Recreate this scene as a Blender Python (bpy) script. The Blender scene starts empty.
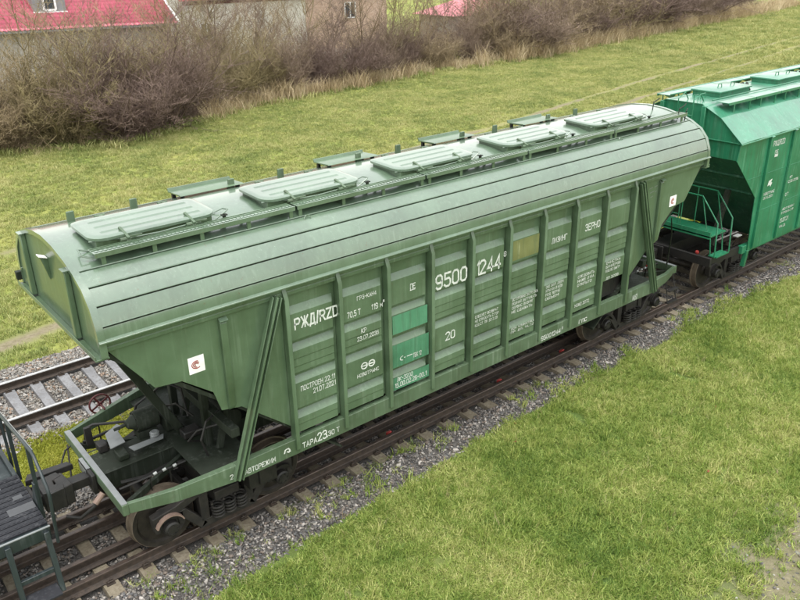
import bpy, bmesh, math, random
import numpy as np
from mathutils import Vector, Matrix
R = math.radians
rnd = random.Random(7)
sc = bpy.context.scene
COL = sc.collection

# ------------------------------------------------------------------ camera, sky, sun, exposure
CAM = Vector((-9.019, -10.198, 8.025))
YAW, PITCH, ROLL, FPX = R(50.94), R(24.13), R(-1.03), 777.9
FW = Vector((math.cos(YAW)*math.cos(PITCH), math.sin(YAW)*math.cos(PITCH), -math.sin(PITCH)))
RT0 = Vector((math.sin(YAW), -math.cos(YAW), 0)); UP0 = RT0.cross(FW)
RT = math.cos(ROLL)*RT0 + math.sin(ROLL)*UP0
UP = -math.sin(ROLL)*RT0 + math.cos(ROLL)*UP0
cd = bpy.data.cameras.new('camera'); cam = bpy.data.objects.new('camera', cd); COL.objects.link(cam)
m = Matrix((RT, UP, -FW)).transposed().to_4x4(); m.translation = CAM
cam.matrix_world = m
cd.sensor_width = 36; cd.lens = FPX/800*36; cd.clip_start = .1; cd.clip_end = 3000
sc.camera = cam
SUN_EL, SUN_AZ = R(76), R(240)      # azimuth counter-clockwise from +X
w = bpy.data.worlds.new('World'); sc.world = w; w.use_nodes = True
nt = w.node_tree; bg = nt.nodes['Background']
sky = nt.nodes.new('ShaderNodeTexSky'); sky.sky_type = 'NISHITA'; sky.sun_disc = False
sky.sun_elevation = SUN_EL; sky.sun_rotation = R(90) - SUN_AZ
sky.air_density = 3.0; sky.dust_density = 2.2; sky.ozone_density = 1.0
hs = nt.nodes.new('ShaderNodeHueSaturation'); hs.inputs['Saturation'].default_value = .16
nt.links.new(sky.outputs[0], hs.inputs['Color']); nt.links.new(hs.outputs[0], bg.inputs['Color'])
bg.inputs['Strength'].default_value = .15
sl = bpy.data.lights.new('sun', 'SUN'); sl.energy = .9; sl.angle = R(40); sl.color = (1, .97, .92)
so = bpy.data.objects.new('sun', sl); COL.objects.link(so)
sd = Vector((math.cos(SUN_EL)*math.cos(SUN_AZ), math.cos(SUN_EL)*math.sin(SUN_AZ), math.sin(SUN_EL)))
so.rotation_euler = sd.to_track_quat('Z', 'Y').to_euler()
so.location = sd*50
sc.view_settings.view_transform = 'Standard'; sc.view_settings.look = 'None'
sc.view_settings.exposure = 1.36; sc.view_settings.gamma = 1
sc.cycles.use_denoising = True
sc.cycles.max_bounces = 4; sc.cycles.diffuse_bounces = 3; sc.cycles.glossy_bounces = 3; sc.cycles.transmission_bounces = 2; sc.cycles.transparent_max_bounces = 6

# ------------------------------------------------------------------ materials
MATS = {}
def newmat(name):
    mt = bpy.data.materials.new(name); mt.use_nodes = True
    MATS[name] = mt
    return mt, mt.node_tree, mt.node_tree.nodes['Principled BSDF']
class G:                                # tiny node graph helper
    def __init__(s, nt): s.nt = nt
    def n(s, t, **k):
        nd = s.nt.nodes.new(t)
        for a, b in k.items():
            if a.startswith('i_'): nd.inputs[int(a[2:]) if a[2:].isdigit() else a[2:].replace('_', ' ')].default_value = b
            else: setattr(nd, a, b)
        return nd
    def l(s, a, b): s.nt.links.new(a, b)
    def pos(s, scale=(1, 1, 1)):
        g = s.n('ShaderNodeNewGeometry'); v = s.n('ShaderNodeVectorMath', operation='MULTIPLY')
        s.l(g.outputs['Position'], v.inputs[0]); v.inputs[1].default_value = scale
        return v.outputs[0]
    def noise(s, vec, scale, detail=4, rough=.55):
        t = s.n('ShaderNodeTexNoise'); t.inputs['Scale'].default_value = scale
        t.inputs['Detail'].default_value = detail; t.inputs['Roughness'].default_value = rough
        s.l(vec, t.inputs['Vector']); return t.outputs['Fac']
    def ramp(s, fac, a, b, c0=0., c1=1.):
        r = s.n('ShaderNodeMapRange', clamp=True)
        r.inputs[1].default_value = a; r.inputs[2].default_value = b
        r.inputs[3].default_value = c0; r.inputs[4].default_value = c1
        s.l(fac, r.inputs[0]); return r.outputs[0]
    def mix(s, fac, a, b):
        x = s.n('ShaderNodeMix', data_type='RGBA')
        for sock, v in ((x.inputs[0], fac), (x.inputs[6], a), (x.inputs[7], b)):
            if hasattr(v, 'is_linked'): s.l(v, sock)
            elif isinstance(v, (int, float)): sock.default_value = v
            else: sock.default_value = (*v[:3], 1)
        return x.outputs[2]
    def mul(s, a, b):
        x = s.n('ShaderNodeMath', operation='MULTIPLY')
        for i, v in enumerate((a, b)):
            if hasattr(v, 'is_linked'): s.l(v, x.inputs[i])
            else: x.inputs[i].default_value = v
        return x.outputs[0]
    def bump(s, h, strength, dist, bsdf):
        b = s.n('ShaderNodeBump'); b.inputs['Strength'].default_value = strength; b.inputs['Distance'].default_value = dist
        s.l(h, b.inputs['Height']); s.l(b.outputs[0], bsdf.inputs['Normal'])

def paint(name, base, dirt=(.045, .046, .03), dirt_amt=.35, rough=(.3, .5), wave=.4, scuff=.2, spec=.5, coat=0.):
    mt, nt, b = newmat(name); g = G(nt)
    p = g.pos()
    b.inputs['Coat Weight'].default_value = coat; b.inputs['Coat Roughness'].default_value = .13; b.inputs['Coat IOR'].default_value = 1.5+coat*.18
    n1 = g.noise(p, 1.3, 5); n2 = g.noise(g.pos((9, 9, .7)), 1.0, 5, .6); n3 = g.noise(p, 55, 3)
    light = tuple(min(1, c*1.22+.01) for c in base); dark = tuple(c*.8 for c in base)
    c = g.mix(g.ramp(n1, .3, .7), dark, light)
    st = g.mul(g.ramp(n2, .50, .76), dirt_amt)
    c = g.mix(st, c, dirt)
    n4 = g.noise(g.pos((16, 16, .45)), 1.0, 4, .65); n5 = g.noise(p, 3.1, 4)
    c = g.mix(g.mul(g.mul(g.ramp(n4, .50, .70), g.ramp(n5, .40, .60)), dirt_amt*1.2), c, tuple(min(1, x*1.5+.10) for x in base))   # pale dust runs
    n6 = g.noise(p, 17, 5, .7)
    c = g.mix(g.mul(g.ramp(n6, .63, .73), scuff*1.8), c, (.10, .05, .025))                                                  # rust specks
    sp = g.mul(g.ramp(n3, .66, .74), scuff)
    c = g.mix(sp, c, tuple(min(1, x*2.2+.08) for x in base))
    g.l(c, b.inputs['Base Color'])
    g.l(g.ramp(n1, .3, .72, rough[0], rough[1]), b.inputs['Roughness'])
    b.inputs['Specular IOR Level'].default_value = spec
    g.bump(g.noise(p, 2.2, 2), wave, .03, b)
    return mt
def rough_metal(name, c0, c1, scale=8, rough=.75, metallic=0., bumpd=.004):
    mt, nt, b = newmat(name); g = G(nt); p = g.pos()
    n = g.noise(p, scale, 6, .65)
    g.l(g.mix(g.ramp(n, .35, .65), c0, c1), b.inputs['Base Color'])
    b.inputs['Roughness'].default_value = rough; b.inputs['Metallic'].default_value = metallic
    g.bump(g.noise(p, scale*6, 3), .5, bumpd, b)
    return mt
def plain(name, c, rough=.6, metallic=0.):
    return rough_metal(name, tuple(x*.85 for x in c), tuple(min(1, x*1.12) for x in c), 5, rough, metallic, .001)

GREEN = paint('olive_green_paint', (.070, .116, .063), dirt_amt=.26, scuff=.2, coat=.3)
GREEN_ROOF = paint('roof_green_paint', (.076, .122, .076), dirt_amt=.20, rough=(.3, .5), wave=.2, scuff=.35, spec=.5, coat=1.0)
GREEN_FRAME = paint('frame_green_paint', (.062, .100, .054), dirt_amt=.45, rough=(.38, .6))
GREEN_DARK = paint('shaded_grimy_green', (.011, .016, .009), dirt=(.016, .013, .010), dirt_amt=.30, rough=(.55, .8), scuff=.05, spec=.25)  # grimy green taken near black, underframe shade put into the colour
PATCH = paint('fresh_green_paint', (.058, .19, .105), dirt_amt=.5, scuff=.3)
YPATCH = paint('ochre_paint', (.135, .145, .052), dirt=(.07, .11, .055), dirt_amt=.8, scuff=.2)
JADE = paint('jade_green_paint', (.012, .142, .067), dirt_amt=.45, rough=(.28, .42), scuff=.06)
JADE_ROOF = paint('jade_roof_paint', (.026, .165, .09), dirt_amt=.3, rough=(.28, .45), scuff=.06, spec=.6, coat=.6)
JADE_DARK = paint('dark_jade_paint', (.012, .075, .042), dirt=(.02, .025, .018), dirt_amt=.5, rough=(.45, .65), scuff=.05)  # darker jade for the end slope sheets and their ribs
TEAL = paint('dark_teal_paint', (.011, .019, .021), dirt=(.03, .028, .026), dirt_amt=.3, rough=(.35, .55), scuff=.1)
GRATE = paint('dark_grating_paint', (.012, .013, .017), dirt=(.03, .03, .032), dirt_amt=.3, rough=(.5, .7), scuff=.1, spec=.25)
BLACK = rough_metal('grimy_black_steel', (.004, .004, .0036), (.014, .012, .0105), 7, .6)
BLACKISH = rough_metal('dusty_bogie_steel', (.006, .0055, .005), (.022, .0185, .015), 9, .7)
WHEEL = rough_metal('wheel_steel', (.013, .011, .009), (.035, .029, .023), 6, .55, .3)
TREAD = rough_metal('wheel_rim_rust', (.075, .058, .042), (.13, .102, .075), 6, .55, .1)
RUST = rough_metal('rail_rust', (.022, .016, .012), (.056, .039, .028), 14, .65)
RAILTOP_DULL = rough_metal('dull_rail_head', (.035, .024, .018), (.08, .055, .042), 9, .34, .35)
RAILTOP = rough_metal('polished_rail_head', (.45, .44, .43), (.62, .61, .6), 9, .3, .9)
GALV = plain('bright_zinc', (.34, .35, .34), .4, .3)
mt, nt, b = newmat('white_lettering'); g = G(nt); p = g.pos(); n1 = g.noise(p, 14, 4); n2 = g.noise(p, 70, 4, .7)
c = g.mix(g.ramp(n1, .35, .65), (.42, .45, .41), (.66, .68, .64)); c = g.mix(g.ramp(n2, .56, .66, 0, .7), c, (.08, .125, .07))
g.l(c, b.inputs['Base Color']); b.inputs['Roughness'].default_value = .65; WHITE = mt
WHITEP = plain('white_sticker', (.80, .79, .77), .5)
RED = plain('red_paint', (.30, .03, .025), .5)
REDD = plain('dull_red_paint', (.085, .016, .017), .55)
SALMON = plain('salmon_wear_liner', (.21, .145, .115), .7)
GREYP = plain('grey_plate', (.17, .18, .18), .4)
PATCHG = plain('scuffed_grating', (.05, .052, .056), .5)
LEAF = plain('rusty_leaf', (.20, .045, .025), .7)

def concrete(name, c0, c1, c2, amt):
    mt, nt, b = newmat(name); g = G(nt); p = g.pos()
    n = g.noise(p, 3.2, 6, .65); n2 = g.noise(p, 22, 4)
    c = g.mix(g.ramp(n, .35, .65), c0, c1)
    c = g.mix(g.mul(g.ramp(n2, .45, .65), amt), c, c2)
    g.l(c, b.inputs['Base Color']); b.inputs['Roughness'].default_value = .8
    g.bump(n2, .5, .006, b)
    return mt
CONC_T1 = concrete('grimy_concrete', (.15, .125, .085), (.23, .20, .145), (.10, .075, .05), .6)
CONC_T2 = concrete('pale_concrete', (.125, .125, .13), (.19, .19, .195), (.09, .08, .07), .5)

# ------------------------------------------------------------------ mesh helpers
class MB:
    def __init__(s): s.v = []; s.f = []; s.mi = []; s.cur = 0
    def add(s, vs, fs):
        o = len(s.v); s.v += [tuple(x) for x in vs]
        s.f += [tuple(i+o for i in f) for f in fs]; s.mi += [s.cur]*len(fs)
        return s
    def box(s, x0, x1, y0, y1, z0, z1):
        vs = [(x, y, z) for z in (z0, z1) for y in (y0, y1) for x in (x0, x1)]
        return s.add(vs, [(0, 2, 3, 1), (4, 5, 7, 6), (0, 1, 5, 4), (2, 6, 7, 3), (0, 4, 6, 2), (1, 3, 7, 5)])
    def beam(s, p, q, w, h, up=(0, 0, 1), w2=None, h2=None):
        p = Vector(p); q = Vector(q); d = (q-p).normalized(); u = Vector(up)
        if abs(d.dot(u)) > .98: u = Vector((1, 0, 0))
        a = d.cross(u).normalized(); b = a.cross(d).normalized()
        w2 = w if w2 is None else w2; h2 = h if h2 is None else h2
        vs = []
        for c, ww, hh in ((p, w, h), (q, w2, h2)):
            for i, j in ((-1, -1), (1, -1), (1, 1), (-1, 1)): vs.append(c + a*i*ww/2 + b*j*hh/2)
        return s.add(vs, [(3, 2, 1, 0), (4, 5, 6, 7), (0, 1, 5, 4), (1, 2, 6, 5), (2, 3, 7, 6), (3, 0, 4, 7)])
    def cyl(s, p, q, r, n=12, r2=None):
        p = Vector(p); q = Vector(q); d = (q-p).normalized(); u = Vector((0, 0, 1)) if abs(d.z) < .95 else Vector((1, 0, 0))
        a = d.cross(u).normalized(); b = a.cross(d); r2 = r if r2 is None else r2; vs = []
        for c, rr in ((p, r), (q, r2)):
            for k in range(n):
                t = 2*math.pi*k/n; vs.append(c + a*rr*math.cos(t) + b*rr*math.sin(t))
        fs = [(k, k+n, (k+1) % n+n, (k+1) % n) for k in range(n)] + [tuple(range(n)), tuple(range(2*n-1, n-1, -1))]
        return s.add(vs, fs)
    def tube(s, pts, r, n=6, closed=False):
        pts = [Vector(p) for p in pts]; N = len(pts); rings = []; prev = None
        for i, p in enumerate(pts):
            d = (pts[(i+1) % N]-pts[i-1]) if closed else (pts[min(i+1, N-1)]-pts[max(i-1, 0)])
            d.normalize()
            if prev is None:
                u = Vector((0, 0, 1)) if abs(d.z) < .95 else Vector((1, 0, 0)); a = d.cross(u).normalized()
            else:
                a = prev - d*prev.dot(d); a.normalize()
            prev = a; b = d.cross(a)
            rings.append([p + a*r*math.cos(2*math.pi*k/n) + b*r*math.sin(2*math.pi*k/n) for k in range(n)])
        vs = [v for rg in rings for v in rg]; fs = []
        for i in range(N if closed else N-1):
            j = (i+1) % N
            for k in range(n): fs.append((i*n+k, i*n+(k+1) % n, j*n+(k+1) % n, j*n+k))
        if not closed: fs += [tuple(range(n-1, -1, -1)), tuple((N-1)*n+k for k in range(n))]
        return s.add(vs, fs)
    def prism(s, poly, axis, a, b):
        n = len(poly)
        def P(u, v, t): return {'x': (t, u, v), 'y': (u, t, v), 'z': (u, v, t)}[axis]
        vs = [P(u, v, a) for u, v in poly] + [P(u, v, b) for u, v in poly]
        return s.add(vs, [tuple(range(n)), tuple(range(2*n-1, n-1, -1))] + [(i, i+n, (i+1) % n+n, (i+1) % n) for i in range(n)])
    def loft(s, rings, closed=True, caps=True):
        n = len(rings[0]); vs = [v for r in rings for v in r]; fs = []
        for i in range(len(rings)-1):
            for k in range(n if closed else n-1):
                fs.append((i*n+k, i*n+(k+1) % n, (i+1)*n+(k+1) % n, (i+1)*n+k))
        if caps and closed: fs += [tuple(range(n-1, -1, -1)), tuple((len(rings)-1)*n+k for k in range(n))]
        return s.add(vs, fs)
    def lathe(s, prof, c, axis='y', n=28):     # prof: (r, t) around axis through c
        rings = []
        for r, t in prof:
            ring = []
            for k in range(n):
                a = 2*math.pi*k/n; u, v = r*math.cos(a), r*math.sin(a)
                ring.append({'y': (c[0]+u, c[1]+t, c[2]+v), 'x': (c[0]+t, c[1]+u, c[2]+v), 'z': (c[0]+u, c[1]+v, c[2]+t)}[axis])
            rings.append(ring)
        return s.loft(rings)
    def mesh(s, name, mats, smooth=35, centre=True):
        c = Vector((0, 0, 0))
        if centre and s.v:
            a = np.array([tuple(v) for v in s.v]); c = Vector((a.min(0)+a.max(0))/2)
        me = bpy.data.meshes.new(name)
        me.from_pydata([tuple(Vector(v)-c) for v in s.v], [], s.f)
        for mt in (mats if isinstance(mats, (list, tuple)) else [mats]): me.materials.append(mt)
        bm = bmesh.new(); bm.from_mesh(me)
        bmesh.ops.recalc_face_normals(bm, faces=bm.faces)
        for f, mi in zip(bm.faces, s.mi): f.material_index = mi
        if smooth:
            for f in bm.faces: f.smooth = True
            for e in bm.edges:
                if len(e.link_faces) == 2 and e.calc_face_angle(0) > R(smooth): e.smooth = False
        bm.to_mesh(me); bm.free()
        return me, c
    def build(s, name, mats, parent=None, bevel=0, smooth=35):
        me, c = s.mesh(name, mats, smooth)
        return place(me, name, c, parent, bevel)
WLOC = {}
def place(me, name, loc=(0, 0, 0), parent=None, bevel=0, rot=None, scale=None):
    o = bpy.data.objects.new(name, me); COL.objects.link(o)
    o.location = loc
    if rot: o.rotation_euler = rot
    if scale: o.scale = scale
    if parent:
        o.parent = parent
        o.matrix_parent_inverse = Matrix.Translation(-WLOC.get(parent.name, Vector((0, 0, 0))))
    WLOC[o.name] = Vector(loc)
    if bevel and me is not None:
        b = o.modifiers.new('bevel', 'BEVEL'); b.width = bevel; b.segments = 2; b.limit_method = 'ANGLE'; b.angle_limit = R(40)
        b.harden_normals = False
    return o
def tag(o, label=None, cat=None, group=None, kind=None):
    if label: o['label'] = label
    if cat: o['category'] = cat
    if group: o['group'] = group
    if kind: o['kind'] = kind
    return o
def thing(name, loc, label, cat, group=None):
    o = place(None, name, Vector(loc)); o.empty_display_size = .2
    return tag(o, label, cat, group)
def arr_mesh(name, v, quads, mat):
    me = bpy.data.meshes.new(name)
    v = np.asarray(v, np.float32); quads = np.asarray(quads, np.int32); k = quads.shape[1]
    me.vertices.add(len(v)); me.vertices.foreach_set('co', v.ravel())
    me.loops.add(quads.size); me.loops.foreach_set('vertex_index', quads.ravel())
    me.polygons.add(len(quads)); me.polygons.foreach_set('loop_start', np.arange(0, quads.size, k, dtype=np.int32))
    me.update(calc_edges=True); me.validate()
    if mat: me.materials.append(mat)
    return me
O_ = [(1, 0), (3, 0), (4, 1), (4, 5), (3, 6), (1, 6), (0, 5), (0, 1), (1, 0)]
P_ = [(0, 0), (0, 6), (3, 6), (4, 5), (4, 3.8), (3, 2.8), (.3, 2.8)]
GL = {                                   # stencil lettering as strokes on a 4 x 6 grid
 '0': [O_], '1': [[(.9, 4.8), (2.2, 6), (2.2, 0)]], '2': [[(0, 5), (1, 6), (3, 6), (4, 5), (4, 4), (0, 0), (4, 0)]],
 '3': [[(0, 5.2), (1, 6), (3, 6), (4, 5), (4, 4.1), (3, 3.2), (1.5, 3.2)], [(2.6, 3.2), (3, 3.2), (4, 2.3), (4, 1), (3, 0), (1, 0), (0, .8)]],
 '4': [[(3, 0), (3, 6), (0, 1.6), (4, 1.6)]], '5': [[(4, 6), (.3, 6), (.3, 3.4), (3, 3.6), (4, 2.6), (4, 1), (3, 0), (1, 0), (0, .8)]],
 '6': [[(3.7, 5.3), (3, 6), (1, 6), (0, 5), (0, 1), (1, 0), (3, 0), (4, 1), (4, 2.4), (3, 3.4), (1, 3.4), (.4, 2.8)]],
 '7': [[(0, 6), (4, 6), (1.4, 0)]], '8': [[(1, 3.2), (0, 2.3), (0, 1), (1, 0), (3, 0), (4, 1), (4, 2.3), (3, 3.2), (4, 4.1), (4, 5), (3, 6), (1, 6), (0, 5), (0, 4.1), (1, 3.2), (3, 3.2)]],
 '9': [[(.3, .7), (1, 0), (3, 0), (4, 1), (4, 5), (3, 6), (1, 6), (0, 5), (0, 3.6), (1, 2.6), (3, 2.6), (3.6, 3.2)]],
 'А': [[(0, 0), (2, 6), (4, 0)], [(.9, 1.8), (3.1, 1.8)]], 'Б': [[(3.8, 6), (0, 6), (0, 0), (3, 0), (4, 1), (4, 2.3), (3, 3.3), (.3, 3.3)]],
 'В': [[(0, 0), (0, 6), (2.8, 6), (3.7, 5.2), (3.7, 4.1), (2.8, 3.2), (.3, 3.2)], [(2.8, 3.2), (4, 2.2), (4, 1), (3, 0), (.3, 0)]],
 'Г': [[(0, 0), (0, 6), (4, 6)]], 'Д': [[(0, -.9), (0, 0), (4.2, 0), (4.2, -.9)], [(.7, .2), (1.5, 6), (3.6, 6), (3.6, .2)]], 'Е': [[(4, 6), (0, 6), (0, 0), (4, 0)], [(.3, 3.1), (3.3, 3.1)]],
 'Ё': [[(4, 6), (0, 6), (0, 0), (4, 0)], [(.3, 3.1), (3.3, 3.1)]], 'Ж': [[(2.6, 0), (2.6, 6)], [(0, 6), (2, 3.1), (0, 0)], [(5.2, 6), (3.2, 3.1), (5.2, 0)]],
 'З': [[(0, 5.2), (1, 6), (3, 6), (4, 5), (4, 4.1), (3, 3.2), (1.5, 3.2)], [(2.6, 3.2), (3, 3.2), (4, 2.3), (4, 1), (3, 0), (1, 0), (0, .8)]],
 'И': [[(0, 6), (0, 0), (4, 6), (4, 0)]], 'К': [[(0, 0), (0, 6)], [(4, 6), (.5, 3), (4, 0)]], 'Л': [[(0, 0), (.8, 0), (1.4, 6), (4, 6), (4, 0)]],
 'М': [[(0, 0), (0, 6), (2.3, 2), (4.6, 6), (4.6, 0)]], 'Н': [[(0, 0), (0, 6)], [(4, 0), (4, 6)], [(.3, 3), (3.7, 3)]], 'О': [O_], 'П': [[(0, 0), (0, 6), (4, 6), (4, 0)]],
 'Р': [P_], 'С': [[(4, 4.8), (3, 6), (1, 6), (0, 5), (0, 1), (1, 0), (3, 0), (4, 1.2)]], 'Т': [[(0, 6), (4, 6)], [(2, 5.7), (2, 0)]], 'У': [[(0, 6), (2.1, 2.4)], [(4, 6), (1.3, 0), (.4, 0)]],
 'Ч': [[(0, 6), (0, 3.6), (.8, 2.8), (3.7, 2.8)], [(4, 6), (4, 0)]], 'Ы': [[(0, 6), (0, 0), (2, 0), (3, 1), (3, 2.3), (2, 3.3), (.3, 3.3)], [(4.4, 0), (4.4, 6)]],
 'Х': [[(0, 0), (4, 6)], [(0, 6), (4, 0)]], 'Я': [[(4, 0), (4, 6), (1, 6), (0, 5), (0, 3.8), (1, 2.8), (3.7, 2.8)], [(1.6, 2.6), (0, 0)]], 'Ь': [[(0, 6), (0, 0), (3, 0), (4, 1), (4, 2.3), (3, 3.3), (.3, 3.3)]],
 'Ъ': [[(-.6, 6), (.5, 6), (.5, 0), (3, 0), (4, 1), (4, 2.3), (3, 3.3), (.8, 3.3)]], 'R': [P_, [(2.2, 2.6), (4, 0)]], 'Z': [[(0, 6), (4, 6), (0, 0), (4, 0)]], 'D': [[(0, 0), (0, 6), (2.8, 6), (4, 4.6), (4, 1.4), (2.8, 0), (0, 0)]],
 '/': [[(0, -.4), (1.2, 6.4)]], '.': [[(.3, .1), (.9, .1)]], ',': [[(.7, .6), (.3, -.8)]], '-': [[(.4, 3), (3, 3)]], '•': [[(.5, 3), (1.4, 3)]], '(': [[(3, 5.6), (1, 5), (0, 3.6), (0, 2.4), (1, 1), (3, .4)]],
 '³': [[(0, 6.8), (1.8, 6.8), (1.8, 5), (0, 5)], [(.5, 5.9), (1.6, 5.9)]], 'м': [[(0, 0), (0, 4), (2, 1.4), (4, 4), (4, 0)]], '↷': [[(0, 2), (.8, 5), (3, 5.6), (4, 3.4), (3.3, 1.6)], [(2.2, 2.4), (3.2, 1.4), (4.2, 1.9)]]}
def text(body, x, z, y, h, parent, mat=None, width=None, bold=.012, name='lettering', slant=.0):
    """flat painted stencil lettering on a plane facing -Y; h is the capital height"""
    t = .92+bold*8; mb = MB(); cx = 0; k = 0; polys = []
    for ch in body:
        gl = GL.get(ch)
        if gl is None: cx += 3.0; continue
        wd = max(p[0] for pl in gl for p in pl)
        for pl in gl: polys.append([Vector((cx+p[0], p[1])) for p in pl])
        cx += wd+1.7
    cx -= 1.7; sz = h/6; sx = width/cx if width else sz*.75
    for pl in polys:
        k += 1; yy = -.00025*(k % 3); n = len(pl); closed = (pl[0]-pl[-1]).length < 1e-6
        if closed: pl = pl[:-1]; n -= 1
        L_, R_ = [], []
        for i, p in enumerate(pl):
            d0 = (p-pl[i-1]) if (i or closed) else (pl[1]-p); d1 = (pl[(i+1) % n]-p) if (i < n-1 or closed) else d0
            d0 = d0.normalized(); d1 = d1.normalized(); m_ = d0+d1
            m_ = m_.normalized() if m_.length > .1 else d0
            nn = Vector((-m_.y, m_.x)); c_ = max(.45, nn.dot(Vector((-d0.y, d0.x))))
            ex = Vector((0, 0))
            if not closed: ex = -d1*t*.5 if i == 0 else (d0*t*.5 if i == n-1 else ex)
            L_.append(p+ex+nn*t/2/c_); R_.append(p+ex-nn*t/2/c_)
        vs = [((v.x+slant*v.y)*sx, yy, v.y*sz) for v in L_+R_]
        mb.add(vs, [(i, (i+1) % n, (i+1) % n+n, i+n) for i in range(n if closed else n-1)])
    me = bpy.data.meshes.new(name); me.from_pydata(mb.v, [], mb.f); me.materials.append(mat or WHITE)
    return place(me, name, (x, y, z), parent)

# ------------------------------------------------------------------ terrain
def vnoise(x, y, seed=0):
    """smooth value noise 0..1 (numpy)"""
    x = np.asarray(x, float); y = np.asarray(y, float)
    xi = np.floor(x).astype(np.int64); yi = np.floor(y).astype(np.int64); fx = x-xi; fy = y-yi
    fx = fx*fx*(3-2*fx); fy = fy*fy*(3-2*fy)
    def h(a, b):
        n = (a*374761393 + b*668265263 + seed*974711) & 0x7fffffff
        n = ((n ^ (n >> 13))*1274126177) & 0x7fffffff
        return ((n ^ (n >> 16)) & 0xffff)/65535.
    return (h(xi, yi)*(1-fx)+h(xi+1, yi)*fx)*(1-fy) + (h(xi, yi+1)*(1-fx)+h(xi+1, yi+1)*fx)*fy
def fbm(x, y, seed=0, o=4):
    s = 0; a = .5; t = 0
    for i in range(o): s = s + a*vnoise(x*2**i, y*2**i, seed+i); t += a; a *= .5
    return s/t
T2Y = 5.266
EDGE_X = [-30, -8, -5.7, -4.3, -2.3, .4, 2.3, 5.0, 8, 10, 12.4, 30, 90]
EDGE_Y = [-2.0, -2.0, -1.98, -1.86, -1.72, -1.60, -1.50, -1.48, -1.45, -1.52, -1.62, -1.6, -1.6]
def edge(x): return np.interp(x, EDGE_X, EDGE_Y)
def ground_z(x, y):
    x = np.asarray(x, float); y = np.asarray(y, float)
    z = np.interp(y, [-60, -12, -2.2, -1.2, 0, 1.8, 2.3, 3.5, 4, 7.2, 8.2, 15, 32, 60, 400], [-1.2, -.62, -.33, -.37, -.45, -.45, -.36, -.36, -.5, -.5, -.5, -.75, -1, -1.0, 2])
    z = z + (fbm(x*.35, y*.35, 3)-.5)*.16*np.clip((np.abs(y)-2)/3+.25, .1, 1)
    return z
def path_mask(x, y):
    """two wheel ruts across the meadow and a worn patch beside the second track"""
    ya = np.interp(x, [-12, -4.1, 22.5, 43, 79, 140], [15.6, 16.5, 19.6, 24.0, 30.1, 40])
    yb = np.interp(x, [-12, -4.6, 26.5, 70, 140], [13.6, 14.6, 17.7, 25.8, 37])
    wob = (fbm(x*.6, y*.6, 11)-.5)*.5
    a = np.clip(1.3-np.abs(y-ya+wob*.6)/.34, 0, 1); b = np.clip(1.3-np.abs(y-yb+wob*.6)/.30, 0, 1)
    brk = np.clip((fbm(x*.22, y*.22, 5)-.28)*5, .55, 1)
    far = np.clip((x-2)/10, .7, 1)
    c = np.clip(1.3-np.abs(y-np.interp(x, [-12, -6.1, -4.5, -2, 3], [8.2, 8.75, 9.15, 9.6, 10.3]) + wob)/.42, 0, 1)*np.clip((1-x)/3, 0, 1)
    return np.clip(np.maximum(np.maximum(a, b)*brk*far, c), 0, 1)
def bare_mask(x, y):                    # dry, stony corner of the near lawn
    d = np.hypot((x-1.6)/2.9, (y+7.1)/1.35) + (fbm(x*1.3, y*1.3, 21)-.5)*.9
    return np.clip((1.15-d)*1.2, 0, .92)
def moss_mask(x, y): return ((y > 1.75) & (y < 3.85)).astype(float)

def grid_axis(fine, lo, hi, step, growth=1.25):
    a = list(np.arange(fine[0], fine[1]+1e-6, step)); s = step
    while a[-1] < hi: s *= growth; a.append(a[-1]+s)
    s = step
    while a[0] > lo: s *= growth; a.insert(0, a[0]-s)
    return np.array(a)
gx = grid_axis((-10, 40), -900, 900, .35, 1.12); gy = grid_axis((-9, 34), -900, 900, .30, 1.15)
GX, GY = np.meshgrid(gx, gy); GZ = ground_z(GX, GY)
nv = np.stack([GX.ravel(), GY.ravel(), GZ.ravel()], 1); W_ = len(gx)
ii = (np.arange(len(gy)-1)[:, None]*W_ + np.arange(W_-1)[None]).ravel()
gq = np.stack([ii, ii+1, ii+1+W_, ii+W_], 1)
mt, nt, b = newmat('meadow_soil'); g = G(nt); p = g.pos()
at = g.n('ShaderNodeAttribute', attribute_name='dirt'); at2 = g.n('ShaderNodeAttribute', attribute_name='near')
n1 = g.noise(p, .45, 5); n2 = g.noise(p, 9, 5, .7); n3 = g.noise(p, 40, 3)
cfar = g.mix(g.ramp(n1, .35, .68), (.155, .195, .045), (.265, .27, .075))
cnear = g.mix(g.ramp(n1, .35, .68), (.065, .115, .026), (.15, .175, .05))
c = g.mix(at2.outputs['Fac'], cfar, cnear)
c = g.mix(g.ramp(n2, .45, .75, 0, .6), c, (.08, .085, .03))
dirtc = g.mix(g.ramp(n2, .35, .7), (.13, .105, .072), (.24, .20, .145))
c = g.mix(g.mul(at.outputs['Fac'], g.ramp(n3, .25, .6, .75, 1.)), c, dirtc)
g.l(c, b.inputs['Base Color']); b.inputs['Roughness'].default_value = .95; b.inputs['Specular IOR Level'].default_value = .15
g.bump(n2, .8, .05, b)
gm = arr_mesh('ground', nv, gq, mt)
a = gm.attributes.new('dirt', 'FLOAT', 'POINT')
a.data.foreach_set('value', np.maximum(path_mask(GX, GY), bare_mask(GX, GY)*.9).ravel().astype(np.float32))
a = gm.attributes.new('near', 'FLOAT', 'POINT')
a.data.foreach_set('value', (np.clip((2-GY)/4, 0, 1)).ravel().astype(np.float32))
for pl in gm.polygons: pl.use_smooth = True
go = place(gm, 'ground'); tag(go, kind='structure')

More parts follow.
